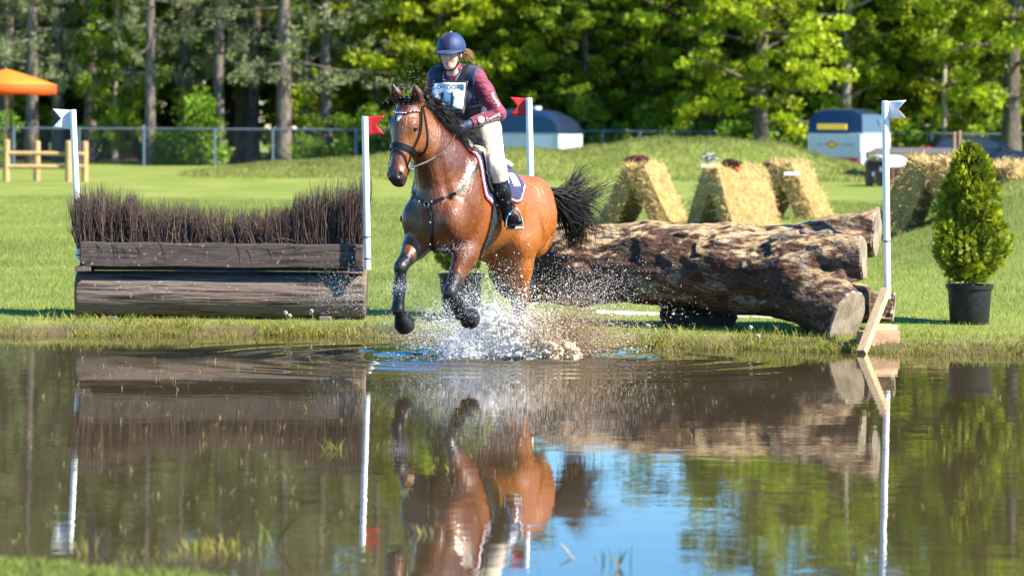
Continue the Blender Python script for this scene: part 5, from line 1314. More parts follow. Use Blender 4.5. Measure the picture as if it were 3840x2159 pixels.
# ------------------------------------------------------------------ the rider, in the horse's frame
rider = empty('person', HO + Vector((0, 0, 0)), HROT)
tag(rider, 'rider in navy vest, maroon sleeves and blue helmet riding the bay horse', 'person')
hipL, hipR, knL, knR = (-.20, .11, 1.82), (-.20, -.11, 1.82), (.065, .335, 1.535), (.065, -.335, 1.535)
anL, anR = (-.04, .385, 1.165), (-.04, -.385, 1.165)
SHL, SHR = (.12, .175, 2.245), (.15, -.165, 2.25)
ELB, ELBR = (.0, .315, 1.965), (.04, -.30, 1.965)
WRL, WRR = (.185, .165, 1.885), (.21, -.13, 1.885)
RHC = np.array((.215, .0, 2.425))                                     # head centre
# head axes: looks a little to the picture's left of the horse's heading
la = math.radians(7)
fx = np.array((math.cos(la), math.sin(la), -.10)); fx /= np.linalg.norm(fx); fy = np.array((-math.sin(la), math.cos(la), 0)); fz_ = np.cross(fx, fy)
RR = np.stack([fx, fy, fz_], 1)
def rh(a, b_, c): return RHC + fx * a + fy * b_ + fz_ * c
def body_field(lo, hi, h, parts, g=0.0):
    B = Field(lo, hi, h)
    if 'head' in parts:
        B.el(rh(-.012, 0, .035), (.098 + g, .078 + g, .095 + g), RR, k=.02)
        B.el(rh(.025, 0, -.03), (.066 + g, .062 + g, .085 + g), RR, k=.03)
        B.el(rh(.052, 0, -.088), (.030, .030, .026), RR, k=.025)                # chin
        for s in (-1, 1):
            B.el(rh(.055, s * .036, -.022), (.026, .025, .024), RR, k=.02)      # cheeks
            B.el(rh(-.005, s * .080, -.005), (.018, .010, .030), RR, k=.01)     # ears
            B.el(rh(.092, s * .031, .010), (.018, .016, .010), RR, k=.012, cut=True)   # eye sockets
        B.rc(rh(.084, 0, .012), rh(.108, 0, -.026), .009, .014, k=.012)         # nose
        for s in (-1, 1): B.el(rh(.098, s * .011, -.030), (.011, .009, .009), RR, k=.006)
        B.el(rh(.084, 0, -.058), (.014, .022, .007), RR, k=.006); B.el(rh(.081, 0, -.070), (.013, .019, .007), RR, k=.006)
        B.rc(rh(-.01, 0, -.07), (.135, .0, 2.27), .052, .058, k=.03)
    if 'torso' in parts:
        B.rc((.10, 0, 2.19), (-.04, 0, 2.02), .125 + g, .120 + g, k=.06, fl=((.8, 0, -.6), 1.30))
        B.el((.08, 0, 2.14), (.115 + g, .165 + g, .145 + g), k=.06)
        B.rc((-.06, 0, 2.0), (-.19, 0, 1.87), .115 + g, .125 + g, k=.06, fl=((.6, 0, -.8), 1.1))
        for s in (-1, 1): B.rc((.09, s * .05, 2.27), (SHL if s > 0 else SHR), .055 + g, .062 + g, k=.04)
    if 'arms' in parts:
        for S_, E_, W_ in ((SHL, ELB, WRL), (SHR, ELBR, WRR)):
            B.rc(S_, E_, .060 + g, .044 + g, k=.03); B.rc(E_, W_, .046 + g, .031 + g, k=.02)
            m = np.array(S_) * .55 + np.array(E_) * .45; B.el(m, (.055 + g, .05 + g, .085 + g), k=.03)
    if 'legs' in parts:
        B.el((-.24, 0, 1.86), (.13 + g, .175 + g, .12 + g), k=.06)
        for hp_, kn_, an_ in ((hipL, knL, anL), (hipR, knR, anR)):
            B.rc(hp_, kn_, .102 + g, .066 + g, k=.05); B.rc(kn_, an_, .066 + g, .044 + g, k=.03)
            c = np.array(kn_) * .65 + np.array(an_) * .35; B.el(c + np.array((-.03, 0, 0)), (.055, .05, .11), k=.03)
    return B
m_skin = mat('skin', attr=True, rough=.5, spec=.4)
B = body_field((-.48, -.50, 1.05), (.45, .50, 2.58), .0105, ('head', 'torso', 'arms', 'legs'))
v, f = B.mesh(1)
hv = (v - RHC) @ RR; skin = np.tile(np.array((.70, .44, .36)), (len(v), 1))
red = np.exp(-(((hv[:, 1] - .04) / .022) ** 2 + ((hv[:, 2] + .03) / .025) ** 2)) + np.exp(-(((hv[:, 1] + .04) / .022) ** 2 + ((hv[:, 2] + .03) / .025) ** 2))
fr = (hv[:, 0] > .03)[:, None]
skin = np.where(fr, skin + (np.array((.56, .22, .18)) - skin) * np.clip(red, 0, 1)[:, None] * .6, skin)
lips = np.exp(-((hv[:, 1] / .020) ** 2 + ((hv[:, 2] + .064) / .0085) ** 2) ** 2) * (hv[:, 0] > .06); skin = skin * (1 - lips[:, None]) + np.array((.42, .10, .10)) * lips[:, None]
for s in (-1, 1):
    brow = np.exp(-(((hv[:, 1] - s * .032) / .020) ** 2 + ((hv[:, 2] - .028) / .005) ** 2) ** 2) * (hv[:, 0] > .05); skin = skin * (1 - .7 * brow[:, None]) + np.array((.20, .12, .07)) * .7 * brow[:, None]
mobj('body', v, f, m_skin, rider, True, skin)
m_iris = mat('eye_dark', (.03, .022, .02), rough=.1)
m_sclera = mat('eye_white', (.75, .72, .70), rough=.2)
for s in (-1, 1):
    bm = bmesh.new(); bmesh.ops.create_uvsphere(bm, u_segments=12, v_segments=8, radius=.0125); e = MB().bm(bm).build('eye', m_sclera, rider, True, loc=rh(.070, s * .031, .008))
    bm = bmesh.new(); bmesh.ops.create_uvsphere(bm, u_segments=10, v_segments=6, radius=.0075); MB().bm(bm).build('iris', m_iris, e, True, loc=fx * .0075)
# clothing
m_maroon = mat('maroon_jersey', (.22, .012, .055), rough=.62, sheen=.3, noise=(22, .62, .42, .62), bump=(24, .8, .02), stretch=(1, 1, 2.0))
Bs = body_field((-.30, -.45, 1.82), (.34, .45, 2.40), .010, ('torso', 'arms'), .012)
Bs.rc((.125, 0, 2.26), (.165, 0, 2.325), .068, .062, k=.02)
for W_, E_ in ((WRL, ELB), (WRR, ELBR)):
    d = np.array(W_) - np.array(E_); Bs.plane_cut(np.array(W_), d, lo=np.array(W_) - .07, hi=np.array(W_) + .07)
Bs.plane_cut((-.05, 0, 1.93), (-.4, 0, -1), lo=(-.3, -.16, 1.82), hi=(.05, .16, 1.99))
sv, sf_ = Bs.mesh(1); shirt = mobj('shirt', sv, sf_, m_maroon, rider, True)
SB = BVHTree.FromPolygons([Vector(p) for p in sv], [tuple(map(int, q)) for q in sf_])
m_vest = mat('navy_vest', (.018, .030, .085), rough=.55, sheen=.2, noise=(9, .7, .4, .65), bump=(16, .6, .015))
Bv = body_field((-.36, -.30, 1.78), (.36, .30, 2.40), .010, ('torso',), .030)
for S_ in (SHL, SHR): Bv.el(np.array(S_) + np.array((0, .055 * np.sign(S_[1]), -.03)), (.085, .055, .115), k=.015, cut=True)
Bv.rc((.12, 0, 2.27), (.25, 0, 2.33), .072, .085, k=.01, cut=True)
Bv.rc((.16, 0, 2.20), (.26, 0, 2.24), .035, .045, k=.02, cut=True)
Bv.plane_cut((-.12, 0, 1.865), (-.35, 0, -1))
vv, vf = Bv.mesh(2); vest = mobj('vest', vv, vf, m_vest, rider, True)
VB = BVHTree.FromPolygons([Vector(p) for p in vv], [tuple(map(int, q)) for q in vf])
m_web = mat('black_webbing', (.018, .017, .018), rough=.6)
m_grey = mat('grey_piping', (.22, .22, .24), rough=.5)
def vest_strap(name, pts, width, mm, off=.006):
    P = spline([np.array(p) for p in pts], (len(pts) - 1) * 6 + 1); Q, N = [], []
    for p in P: q, nr, _, _ = VB.find_nearest(Vector(p)); Q.append(q + nr * off); N.append(nr)
    vs_, fs_ = [], []
    for i in range(len(Q)):
        t = (Q[min(i + 1, len(Q) - 1)] - Q[max(i - 1, 0)]).normalized(); a = t.cross(N[i]).normalized() * width / 2; nn = N[i] * .003
        vs_ += [Q[i] - a - nn, Q[i] + a - nn, Q[i] + a + nn, Q[i] - a + nn]
    for i in range(len(Q) - 1):
        for k in range(4): fs_.append((4 * i + k, 4 * i + (k + 1) % 4, 4 * i + 4 + (k + 1) % 4, 4 * i + 4 + k))
    fs_ += [(3, 2, 1, 0), tuple(4 * (len(Q) - 1) + k for k in range(4))]
    return MB().add(vs_, fs_).build(name, mm, vest)
for s in (-1, 1):
    vest_strap('shoulder_strap', [(.10, s * .105, 2.33), (.19, s * .11, 2.28), (.22, s * .105, 2.20), (.21, s * .10, 2.13)], .036, m_web)
    vest_strap('piping', [(.17, s * .075, 2.32), (.23, s * .062, 2.25), (.26, s * .02, 2.19)], .010, m_grey)
vest_strap('waist_strap', [(.02, .17, 1.98), (.08, .13, 1.97), (.11, .05, 1.955), (.11, -.05, 1.955), (.08, -.13, 1.97), (.02, -.17, 1.98)], .04, m_web)
for zz in (2.10, 2.06, 2.02): vest_strap('side_lace', [(.14, .15, zz), (.08, .19, zz), (.0, .20, zz - .01)], .018, m_vest, .010)
# number bib: a slightly creased white sheet in a black frame, square to the chest
bc = np.array((.262, .014, 2.082)); bx = np.array((-.02, 1, 0.0)); bx /= np.linalg.norm(bx); bn = np.array((.90, .02, .24)); bn -= bx * bn.dot(bx); bn /= np.linalg.norm(bn); bz = np.cross(bn, bx)
if bz[2] < 0: bz = -bz
def bib_pt(u, v_, off):                        # u to the rider's left, v up
    cur = -.45 * u * u
    return bc + bx * u + bz * v_ + bn * (off + cur + .004 * math.sin(u * 37 + v_ * 21) + .003 * math.sin(v_ * 60 + u * 15))
m_bib = mat('white_vinyl', (.80, .82, .86), rough=.22, coat=.6, bump=(9, .5, .02))
m_print = mat('black_print', (.015, .015, .018), rough=.5)
def bib_sheet(name, w_, h_, off, mm, nn=17):
    P = np.zeros((nn, nn, 3)); N = np.zeros((nn, nn, 3))
    for i in range(nn):
        for j in range(nn): P[i, j] = bib_pt(-w_ / 2 + w_ * i / (nn - 1), -h_ / 2 + h_ * j / (nn - 1), off); N[i, j] = bn
    a, b2 = sheet(P, N, .004); return mobj(name, a, b2, mm, bib, True)
bib = empty('number_bib', (0, 0, 0), 0, rider)
bib_sheet('frame', .315, .275, .028, m_web); bib_sheet('panel', .285, .215, .033, m_bib).location = bz * .010
for body_t, u0, v0, sz in (('GRANDORSE', -.004, .076, .050), ('1', -.048, -.022, .150), ('1', .050, -.018, .150)):
    tv, tf = text_mesh(body_t, sz)
    if body_t == '1':                          # a serif one
        tv = np.array([(-.012, -.060, 0), (.012, -.060, 0), (.012, .062, 0), (.002, .062, 0), (-.034, .042, 0), (-.032, .036, 0), (-.012, .042, 0), (-.034, -.060, 0), (-.034, -.067, 0), (.034, -.067, 0), (.034, -.060, 0)])
        tf = [(0, 1, 2, 3, 6), (3, 4, 5, 6), (7, 8, 9, 10)]
    mobj('lettering', [bib_pt(u0 - (-p[0]), v0 + p[1], .0405) for p in tv], tf, m_print, bib)
# breeches
m_breech = mat('beige_breeches', (.66, .565, .43), rough=.7, sheen=.2, noise=(10, .82, .45, .7), bump=(10, .7, .025), stretch=(1, 1, .4))
Bb = body_field((-.46, -.5, 1.30), (.30, .5, 2.02), .0115, ('legs',), .008)
Bb.plane_cut((-.12, 0, 1.93), (.45, 0, .9), lo=(-.46, -.25, 1.7), hi=(.1, .25, 2.02))
for kn_, an_ in ((knL, anL), (knR, anR)):
    d = np.array(an_) - np.array(kn_); Bb.plane_cut(np.array(kn_) + d * .30, d, lo=np.array(kn_) + d * .3 - .14, hi=np.array(kn_) + d * .3 + .14)
v, f = Bb.mesh(2); mobj('breeches', v, f, m_breech, rider, True)
# tall boots with feet home in the stirrups
m_tall = mat('black_boot_leather', (.007, .007, .008), rough=.32, spec=.4, bump=(14, .6, .02))
for s, kn_, an_ in ((1, knL, anL), (-1, knR, anR)):
    kn_, an_ = np.array(kn_), np.array(an_); d = an_ - kn_
    Bo = Field(np.minimum(kn_, an_) - (.2, .2, .16), np.maximum(kn_, an_) + (.22, .24, .12), .010)
    Bo.rc(kn_ + d * .12, kn_ + d * .5, .066, .064, k=.02); Bo.rc(kn_ + d * .5, an_, .064, .047, k=.03)
    toe = an_ + np.array((.085, s * .135, -.045)); heel = an_ + np.array((-.045, -s * .025, -.075))
    Bo.rc(an_ + np.array((0, 0, -.03)), toe * .6 + an_ * .4, .045, .038, k=.03); Bo.rc(heel, toe, .036, .033, k=.02)
    Bo.plane_cut(kn_ + d * .15, -d, lo=kn_ - .12, hi=kn_ + d * .3 + .12)
    v, f = Bo.mesh(1); bo = mobj('boot', v, f, m_tall, rider, True)
    # stirrup iron (hangs from the saddle): hoop, tread, leather
    tr = toe * .62 + heel * .38 + np.array((0, 0, -.045)); ax = np.array((-.75, s * .45, 0)); ax /= np.linalg.norm(ax)
    ax = np.cross(np.array((toe - heel)) / np.linalg.norm(toe - heel), (0, 0, 1)); ax /= np.linalg.norm(ax)
    top = tr + np.array((-.02, s * .0, .155)); pts = [tr + ax * .068, tr + ax * .070 + (0, 0, .035), tr + ax * .052 + (0, 0, .10), top, tr - ax * .052 + (0, 0, .10), tr - ax * .070 + (0, 0, .035), tr - ax * .068]
    st = empty('stirrup', (0, 0, 0), 0, saddle)
    MB().tube([Vector(p) for p in spline(pts, 25)], .0075, 8).build('iron', m_steel, st, True)
    MB().tube([Vector(tr + ax * .070), Vector(tr - ax * .070)], .013, 8).build('tread', m_steel, st, True)
    a0, a1 = Vector(top), Vector((.02, s * .30, 1.46)); t = (a1 - a0).normalized(); sd_ = t.cross(Vector((0, s, .2))).normalized()
    MB().box((a0 + a1) / 2, (.024, .006, (a1 - a0).length), Matrix((sd_, t.cross(sd_), t)).transposed()).build('leather', m_leather, st)
# gloved hands closed on the reins: palm, four bent fingers and a thumb each
m_glove = mat('navy_glove', (.022, .035, .10), rough=.6, bump=(40, .4, .01))
for s, W_, hnd in ((1, WRL, HANDL), (-1, WRR, HANDR)):
    W_, hnd = np.array(W_), np.array(hnd); fwd = hnd - W_; fwd /= np.linalg.norm(fwd); dn = np.array((0, 0, -1.0)); dn -= fwd * dn.dot(fwd); dn /= np.linalg.norm(dn); inn = np.cross(fwd, dn) * (1 if s > 0 else -1)
    if inn[1] * s > 0: inn = -inn
    G = Field(hnd - .14, hnd + .14, .006)
    G.rc(W_ - fwd * .015, W_ + fwd * .03, .036, .034, k=.01)
    G.rc(W_ + fwd * .02, hnd - fwd * .01, .032, .038, k=.015, fl=(inn, 1.35))
    for i, (ln, of) in enumerate(((.040, -.026), (.045, -.008), (.042, .010), (.034, .027))):
        k0 = hnd + dn * of + fwd * (.012 - abs(of) * .2) - inn * .014
        k1 = k0 + fwd * ln * .75 + inn * .004; k2 = k1 + inn * .036 - fwd * .010; k3 = k2 - fwd * .030 + inn * .004
        G.rc(k0, k1, .0095, .0095, k=.004); G.rc(k1, k2, .0095, .009, k=.004); G.rc(k2, k3, .009, .008, k=.004)
    t0 = W_ + fwd * .045 - dn * .026 + inn * .010; t1 = t0 + fwd * .032 - dn * .012 + inn * .014; t2 = t1 + fwd * .028 + inn * .010 + dn * .004
    G.rc(t0, t1, .013, .011, k=.008); G.rc(t1, t2, .011, .009, k=.004)
    v, f = G.mesh(1); mobj('glove', v, f, m_glove, rider, True)
# helmet
helm = empty('helmet', (0, 0, 0), 0, rider)
m_lycra = mat('royal_blue_lycra', (.010, .028, .11), rough=.6, sheen=.1, bump=(30, .25, .008))
m_lycra2 = mat('dark_blue_velvet', (.010, .018, .075), rough=.7, sheen=.3)
m_shell = mat('black_shell', (.012, .012, .014), rough=.3)
Hf = Field(RHC - .22, RHC + .24, .0085)
Hf.el(rh(-.010, 0, .055), (.134, .113, .125), RR, k=.01); Hf.plane_cut(rh(0, 0, .036), -fz_)
v, f = Hf.mesh(2); lv = (v - RHC) @ RR
band = (np.abs(lv[:, 1]) < .034 - .0 * lv[:, 0]) & (lv[:, 0] > -.02)
cc = np.where(band[:, None], np.array((.006, .010, .040)), np.array((.010, .028, .115)))
m_helm = mat('helmet_cover', attr=True, rough=.6, sheen=.1, bump=(30, .25, .008))
mobj('cover', v, f, m_helm, helm, True, cc)
Hb = Field(RHC - .22, RHC + .24, .0085)
Hb.el(rh(-.010, 0, .04), (.126, .106, .115), RR, k=.01); Hb.plane_cut(rh(0, 0, .042), fz_); Hb.plane_cut(rh(0, 0, .012), -fz_ + fx * .12); Hb.el(rh(.0, 0, .0), (.101, .083, .20), RR, k=.005, cut=True)
v, f = Hb.mesh(1); mobj('band', v, f, m_shell, helm, True)
nb, vs_, fs_ = 17, [], []
for j in range(nb):
    an = math.radians(-78 + 156 * j / (nb - 1)); ex = .062 * math.cos(an) ** .8
    for r_, zz in ((.0, .040), (.0, .049), (1, .030), (1, .022)):
        R_ = ex * r_; vs_.append(rh(-.010 + (.128 + R_) * math.cos(an), (.108 + R_ * .55) * math.sin(an), zz - .012 * r_ * math.cos(an) + .010 * r_ * abs(math.sin(an))))
for j in range(nb - 1):
    for k in range(4): fs_.append((4 * j + k, 4 * j + (k + 1) % 4, 4 * j + 4 + (k + 1) % 4, 4 * j + 4 + k))
mobj('peak', vs_, fs_, m_lycra, helm, True)
MB().tube([rh(-.012, 0, .178), rh(-.012, 0, .184)], [.008, .004], 8).build('button', m_white, helm, True)
for s in (-1, 1):
    MB().tube([Vector(p) for p in spline([rh(.03, s * .087, .03), rh(.02, s * .084, -.02), rh(.025, s * .066, -.075), rh(.04, s * .035, -.112), rh(.045, 0, -.120)], 17)], .0075, 6).build('chin_strap', m_web, helm, True)
    MB().tube([Vector(p) for p in spline([rh(-.04, s * .088, .02), rh(-.01, s * .088, -.02), rh(.022, s * .068, -.07)], 11)], .006, 6).build('chin_strap', m_web, helm, True)
m_blonde = mat('blonde_hair', (.42, .25, .11), rough=.5, noise=(30, .5, .4, .6))
S, W = [], []
for i in range(170):
    s = 1 if i % 3 else -1; p = rh(-.05 + hr.normal(0, .02), s * (.075 + hr.uniform(0, .015)), .01 + hr.normal(0, .014)); t = np.linspace(0, 1, 8)[:, None]
    L = hr.uniform(.04, .095); d = np.array((-.75, s * .55 + hr.normal(0, .25), .05 + hr.normal(0, .25)))
    S.append(p + d * L * t + np.array((0, 0, -.25)) * L * t ** 2 + .008 * np.sin(t * 8 + hr.uniform(0, 6))); W.append(.0022)
v, f = strands(S, W); mobj('hair', v, f, m_blonde, rider, True)['kind'] = 'stuff'
# watch-like patch, sleeve lettering, wrist cuff
def on_sleeve(name, tv, tf, path, mm, off=.004):
    """lays flat lettering along a path on the shirt: x along the path, y across"""
    P = [Vector(p) for p in path]; L = [0]
    for a, b2 in zip(P[:-1], P[1:]): L.append(L[-1] + (b2 - a).length)
    out = []
    for p in tv:
        d = (p[0] + L[-1] / 2); d = min(max(d, 0), L[-1] - 1e-4); i = max(k for k in range(len(L)) if L[k] <= d); i = min(i, len(P) - 2); t = (d - L[i]) / max(L[i + 1] - L[i], 1e-6)
        c = P[i].lerp(P[i + 1], t); q, nr, _, _ = SB.find_nearest(c); tg = (P[i + 1] - P[i]).normalized(); ac = nr.cross(tg).normalized()
        q2, n2, _, _ = SB.find_nearest(q + ac * p[1]); out.append(q2 + n2 * off)
    return mobj(name, out, tf, mm, shirt)
m_wprint = mat('white_print', (.80, .78, .78), rough=.5)
out3 = np.array((.35, .75, .15)) * .07
A, Bq, Cq = np.array(SHL), np.array(ELB), np.array(WRL)
o1 = np.array((.02, .065, .02))
path_low = [Cq + (.0, .05, -.0), (Cq + Bq) / 2 + (.02, .06, .0), Bq + (.035, .05, .01)]
path_low2 = [Cq + (.0, .05, -.035), (Cq + Bq) / 2 + (.02, .06, -.04), Bq + (.03, .06, -.03)]
path_up = [Bq + (.03, .06, .03), Bq * .6 + A * .4 + (.03, .06, 0), Bq * .3 + A * .7 + (.03, .065, 0)]
for body_t, sz, pth in (('NK Eventing', .036, path_low), ('Team Limburg', .030, path_low2), ('Eventing', .036, path_up)):
    tv, tf = text_mesh(body_t, sz, 0); on_sleeve('lettering', tv * np.array((1, 1.15, 1)), tf, pth, m_wprint)
wc = Cq + np.array((-.02, .02, .01)); q, nr, _, _ = SB.find_nearest(Vector(Cq * .82 + Bq * .18 + np.array((.02, .06, .02)))); bm = bmesh.new(); bmesh.ops.create_circle(bm, cap_ends=True, radius=.026, segments=20)
bmesh.ops.transform(bm, matrix=Matrix.Translation(q + nr * .008) @ nr.to_track_quat('Z', 'Y').to_matrix().to_4x4(), verts=bm.verts); MB().bm(bm).build('round_badge', m_wprint, shirt)
# ------------------------------------------------------------------ grass: single blades
def blades(name, P, h_, w_, lean, col, rs, label, seg=1, parent=None, mt=None):
    n = len(P); an = rs.uniform(0, 6.28, n); d = np.stack([np.cos(an), np.sin(an), np.zeros(n)], 1); ld = rs.uniform(0, 6.28, n); L = np.stack([np.cos(ld), np.sin(ld), np.zeros(n)], 1) * (lean * rs.uniform(.2, 1.2, n) * h_)[:, None]
    up = np.zeros((n, 3)); up[:, 2] = h_; a, b_ = P - d * w_[:, None], P + d * w_[:, None]
    if seg == 1:
        V = np.stack([a, b_, P + up + L], 1).reshape(-1, 3); F = np.arange(3 * n).reshape(n, 3); k = 3
    else:
        m1 = P + up * .55 + L * .32; V = np.stack([a, b_, m1 + d * (w_ * .75)[:, None], P + up * .98 + L * 1.05, m1 - d * (w_ * .75)[:, None]], 1).reshape(-1, 3); F = np.arange(5 * n).reshape(n, 5); k = 5
    o = mobj(name, V, F, mt or m_grass, parent, False, np.repeat(col, k, 0)); tag(o, label, 'grass', kind='stuff'); return o
m_grass = mat('grass_blades', attr=True, rough=.55, spec=.25, transl=.45)
vr = np.random.default_rng(123)
def gcol(n, a=(.19, .25, .04), b_=(.32, .35, .095), P=None):
    t = vr.random((n, 1)); c = np.array(a) * (1 - t) + np.array(b_) * t; dry = vr.random((n, 1)) < .07; c = np.where(dry, np.array((.30, .25, .10)), c)
    if P is not None:
        q = vnoise(P * np.array((1, .5, 1)), .55, 4, 3)[:, None]; c = c * (1 + .38 * q) + np.array((.04, .02, .004)) * np.clip(q, 0, 1)
    return c
# lawn, denser near the water
n = 330000; Y = np.exp(vr.uniform(np.log(26.3), np.log(72), n)); X = vr.uniform(-1, 1, n) * (.168 * Y + .5)
d = Y - shore_far(X); k = d > .05; X, Y, d = X[k], Y[k], d[k]; P = np.stack([X, Y, ground(X, Y) - .004], 1)
hh = (.026 + .030 * vr.random(len(P))) * (1 + .4 * vnoise(P, 1.1, 3, 2)) * (1 + .35 * smooth((X - 4) / 2)) * (Y / 30) ** .35
blades('lawn_grass', P, hh, .0030 * (Y / 28) ** .9, .7, gcol(len(P), P=P), vr, 'short mown grass covering the far lawn')
# rough grass on the ridge and bank
n = 60000; Y = vr.uniform(88, 108, n); X = vr.uniform(-11, 14, n); P = np.stack([X, Y, ground(X, Y) - .01], 1); hgt = P[:, 2]; k = hgt > .2; P = P[k]
blades('ridge_grass', P, vr.uniform(.06, .17, len(P)), np.full(len(P), .016), .7, gcol(len(P), (.14, .18, .028), (.27, .27, .08), P * np.array((1, 1, 1))), vr, 'longer rough grass on the mound in front of the trailers')
# long grass fringe at the water's edge
n = 26000; X = vr.uniform(-5, 5, n); d = vr.exponential(.22, n) - .06; Y = shore_far(X) + d; P = np.stack([X, Y, ground(X, Y) - .01], 1)
k = (vnoise(P, 2.4, 6, 3) * 1.5 + .10 > vr.uniform(-.35, .6, len(P))); P = P[k]; hh = vr.uniform(.02, .085, len(P)) * (1 + .7 * vnoise(P, 2.2, 9, 2))
blades('shore_grass', P, hh, np.full(len(P), .0038), .75, gcol(len(P), (.22, .24, .03), (.42, .39, .10), P), vr, 'tufted yellow green grass along the far edge of the pond', 2)
n = 4200; X = vr.uniform(-4.8, 4.8, n); Y = shore_far(X) - vr.exponential(.14, n); P = np.stack([X, Y, np.full(n, -.02)], 1); k = vnoise(P, 1.3, 16, 2) > -.05; P = P[k]
blades('shallow_weeds', P, vr.uniform(.03, .085, len(P)), np.full(len(P), .0032), .5, gcol(len(P), (.20, .17, .05), (.33, .27, .09)), vr, 'thin yellowish weeds standing in the shallow water by the bank', 2)
# the out-of-focus near bank
n = 15000; X = vr.uniform(-2.5, -.1, n); Y = shore_near(X) - vr.uniform(-.10, 1.3, n); P = np.stack([X, Y, ground(X, Y) - .01], 1)
blades('near_bank_grass', P, vr.uniform(.025, .075, len(P)) , np.full(len(P), .0042), .8, gcol(len(P), (.17, .25, .03), (.30, .33, .09)), vr, 'soft blurred grass and clover on the near bank', 2)
# sprigs standing in the pond
n = 620; py = 1310 + 840 * vr.random(n) ** 1.5; px = vr.uniform(20, 3820, n); keep = (vr.random(n) < np.where(px < 2000, 1.0, .45)); px, py = px[keep], py[keep]; PP = []
for a, b_ in zip(px, py):
    D = depth_on(a, b_, 0.0); c = np.array(at(a, b_, D)); PP += [c + vr.normal(0, .012, 3) * np.array((1, 1, 0)) for _ in range(vr.integers(1, 4))]
P = np.array(PP); P[:, 2] = -.01
blades('pond_sprigs', P, vr.uniform(.018, .05, len(P)), np.full(len(P), .0020), .55, gcol(len(P), (.34, .29, .10), (.50, .42, .17)), vr, 'tiny dry sprigs poking through the pond surface', 2)
for (a, b_, n_, hh, sp, lab, c0, c1) in ((800, 2055, 95, .075, .085, 'yellow green grass clump standing in the near water', (.28, .26, .04), (.42, .38, .08)), (1258, 1688, 24, .085, .035, 'small upright grass clump in the water left of the horse', (.20, .24, .04), (.36, .32, .08)), (990, 2045, 9, .14, .05, 'few tall bent grass stems in the near water', (.20, .26, .04), (.34, .32, .08)), (335, 2075, 16, .10, .05, 'spindly weed stems in the water at lower left', (.22, .22, .04), (.34, .28, .08)), (2300, 2115, 10, .10, .03, 'dark green reeds in the blue water at lower middle', (.02, .05, .03), (.04, .09, .05)), (1600, 2000, 14, .06, .05, 'pale curled weeds in the reflection of the horse', (.34, .30, .08), (.46, .38, .12)), (2020, 1690, 12, .06, .04, 'dark grass clump in the water below the splash', (.05, .10, .03), (.10, .15, .04)), (540, 2090, 40, .05, .10, 'low weeds at the near edge of the water', (.20, .22, .05), (.34, .32, .10))):
    D = depth_on(a, b_, 0.0); c = np.array(at(a, b_, D)); P = c + np.stack([vr.normal(0, sp, n_), vr.normal(0, sp * 1.2, n_), np.full(n_, -.02)], 1); P[:, 2] = -.02
    o = blades('grass_clump', P, vr.uniform(.6, 1.2, n_) * hh, np.full(n_, .0032), .6, gcol(n_, c0, c1), vr, lab, 2); o['category'] = 'grass clump'
# a fallen reed and floating bits
m_reed = mat('dry_reed', (.50, .44, .30), rough=.7)
D = depth_on(2110, 2060, .02); a, b_ = at(2100, 2035, D), at(2150, 2095, depth_on(2150, 2095, 0)); o = MB().tube([a, (a + b_) / 2, b_], [.003, .005, .004], 6).build('dry_reed', m_reed, None, True); tag(o, 'single dry reed stalk lying in the blue water', 'reed')
# dandelion clocks
m_clock = mat('dandelion_clock', (.75, .75, .70), rough=.8, transl=.4); m_dstem = mat('dandelion_stem', (.28, .30, .10), rough=.6)
for i, (px, py, base) in enumerate(((1071, 1172, 1250), (1087, 1183, 1252), (1169, 1166, 1226), (2432, 1222, 1290), (2815, 1227, 1292), (2843, 1259, 1300))):
    X0 = (px - HX) / FPX * 27.5; Yd = float(shore_far(np.array([X0]))[0]) + .10; a = at(px, base, Yd); a.z = max(a.z, 0.0); h0 = at(px, py, Yd); e = empty('dandelion', a)
    tag(e, ('tall dandelion clock in front of the brush log, left of its twin', 'dandelion clock in front of the brush log, right of its twin', 'lone dandelion clock near the right end of the brush log', 'dandelion clock by the water left under the fallen log', 'dandelion clock by the water right under the fallen log', 'small low dandelion clock beside the right one')[i], 'dandelion', 'dandelion clocks by the water')
    MB().tube([(0, 0, -.03), Vector((.01, 0, (h0 - a).z * .5)), h0 - a], [.003, .0026, .0022], 6).build('stem', m_dstem, e, True)
    V, F = [], []; k = 0
    for j in range(120):
        d = vr.normal(0, 1, 3); d /= np.linalg.norm(d); s_ = np.cross(d, vr.normal(0, 1, 3)); s_ /= np.linalg.norm(s_); c = np.array(h0 - a); r = .017
        V += [c, c + d * r - s_ * .006, c + d * r * 1.1, c + d * r + s_ * .006]; F.append((k, k + 1, k + 2, k + 3)); k += 4
    mobj('seed_head', np.array(V), np.array(F), m_clock, e)['kind'] = 'stuff'
# ------------------------------------------------------------------ splash round the hind feet
sr = np.random.default_rng(314)
m_foam = mat('churned_water', attr=True, rough=.25, spec=.5, transl=.35)
def octa(P, r, stretch, col, name, label, parent=None):
    n = len(P); d = stretch; L = np.linalg.norm(d, axis=1)[:, None] + 1e-9; dn = d / L; a = np.cross(dn, sr.normal(0, 1, (n, 3))); a /= np.linalg.norm(a, axis=1)[:, None]; b_ = np.cross(dn, a); r = r[:, None]; e = r * (1 + L)
    V = np.stack([P + dn * e, P + a * r, P + b_ * r, P - a * r, P - b_ * r, P - dn * e], 1).reshape(-1, 3); o = 6 * np.arange(n)[:, None]
    T = np.array([(0, 1, 2), (0, 2, 3), (0, 3, 4), (0, 4, 1), (5, 2, 1), (5, 3, 2), (5, 4, 3), (5, 1, 4)]); F = (o[:, :, None] + T[None]).reshape(-1, 3)
    ob = mobj(name, V, F, m_foam, parent, True, np.repeat(col, 6, 0)); return ob
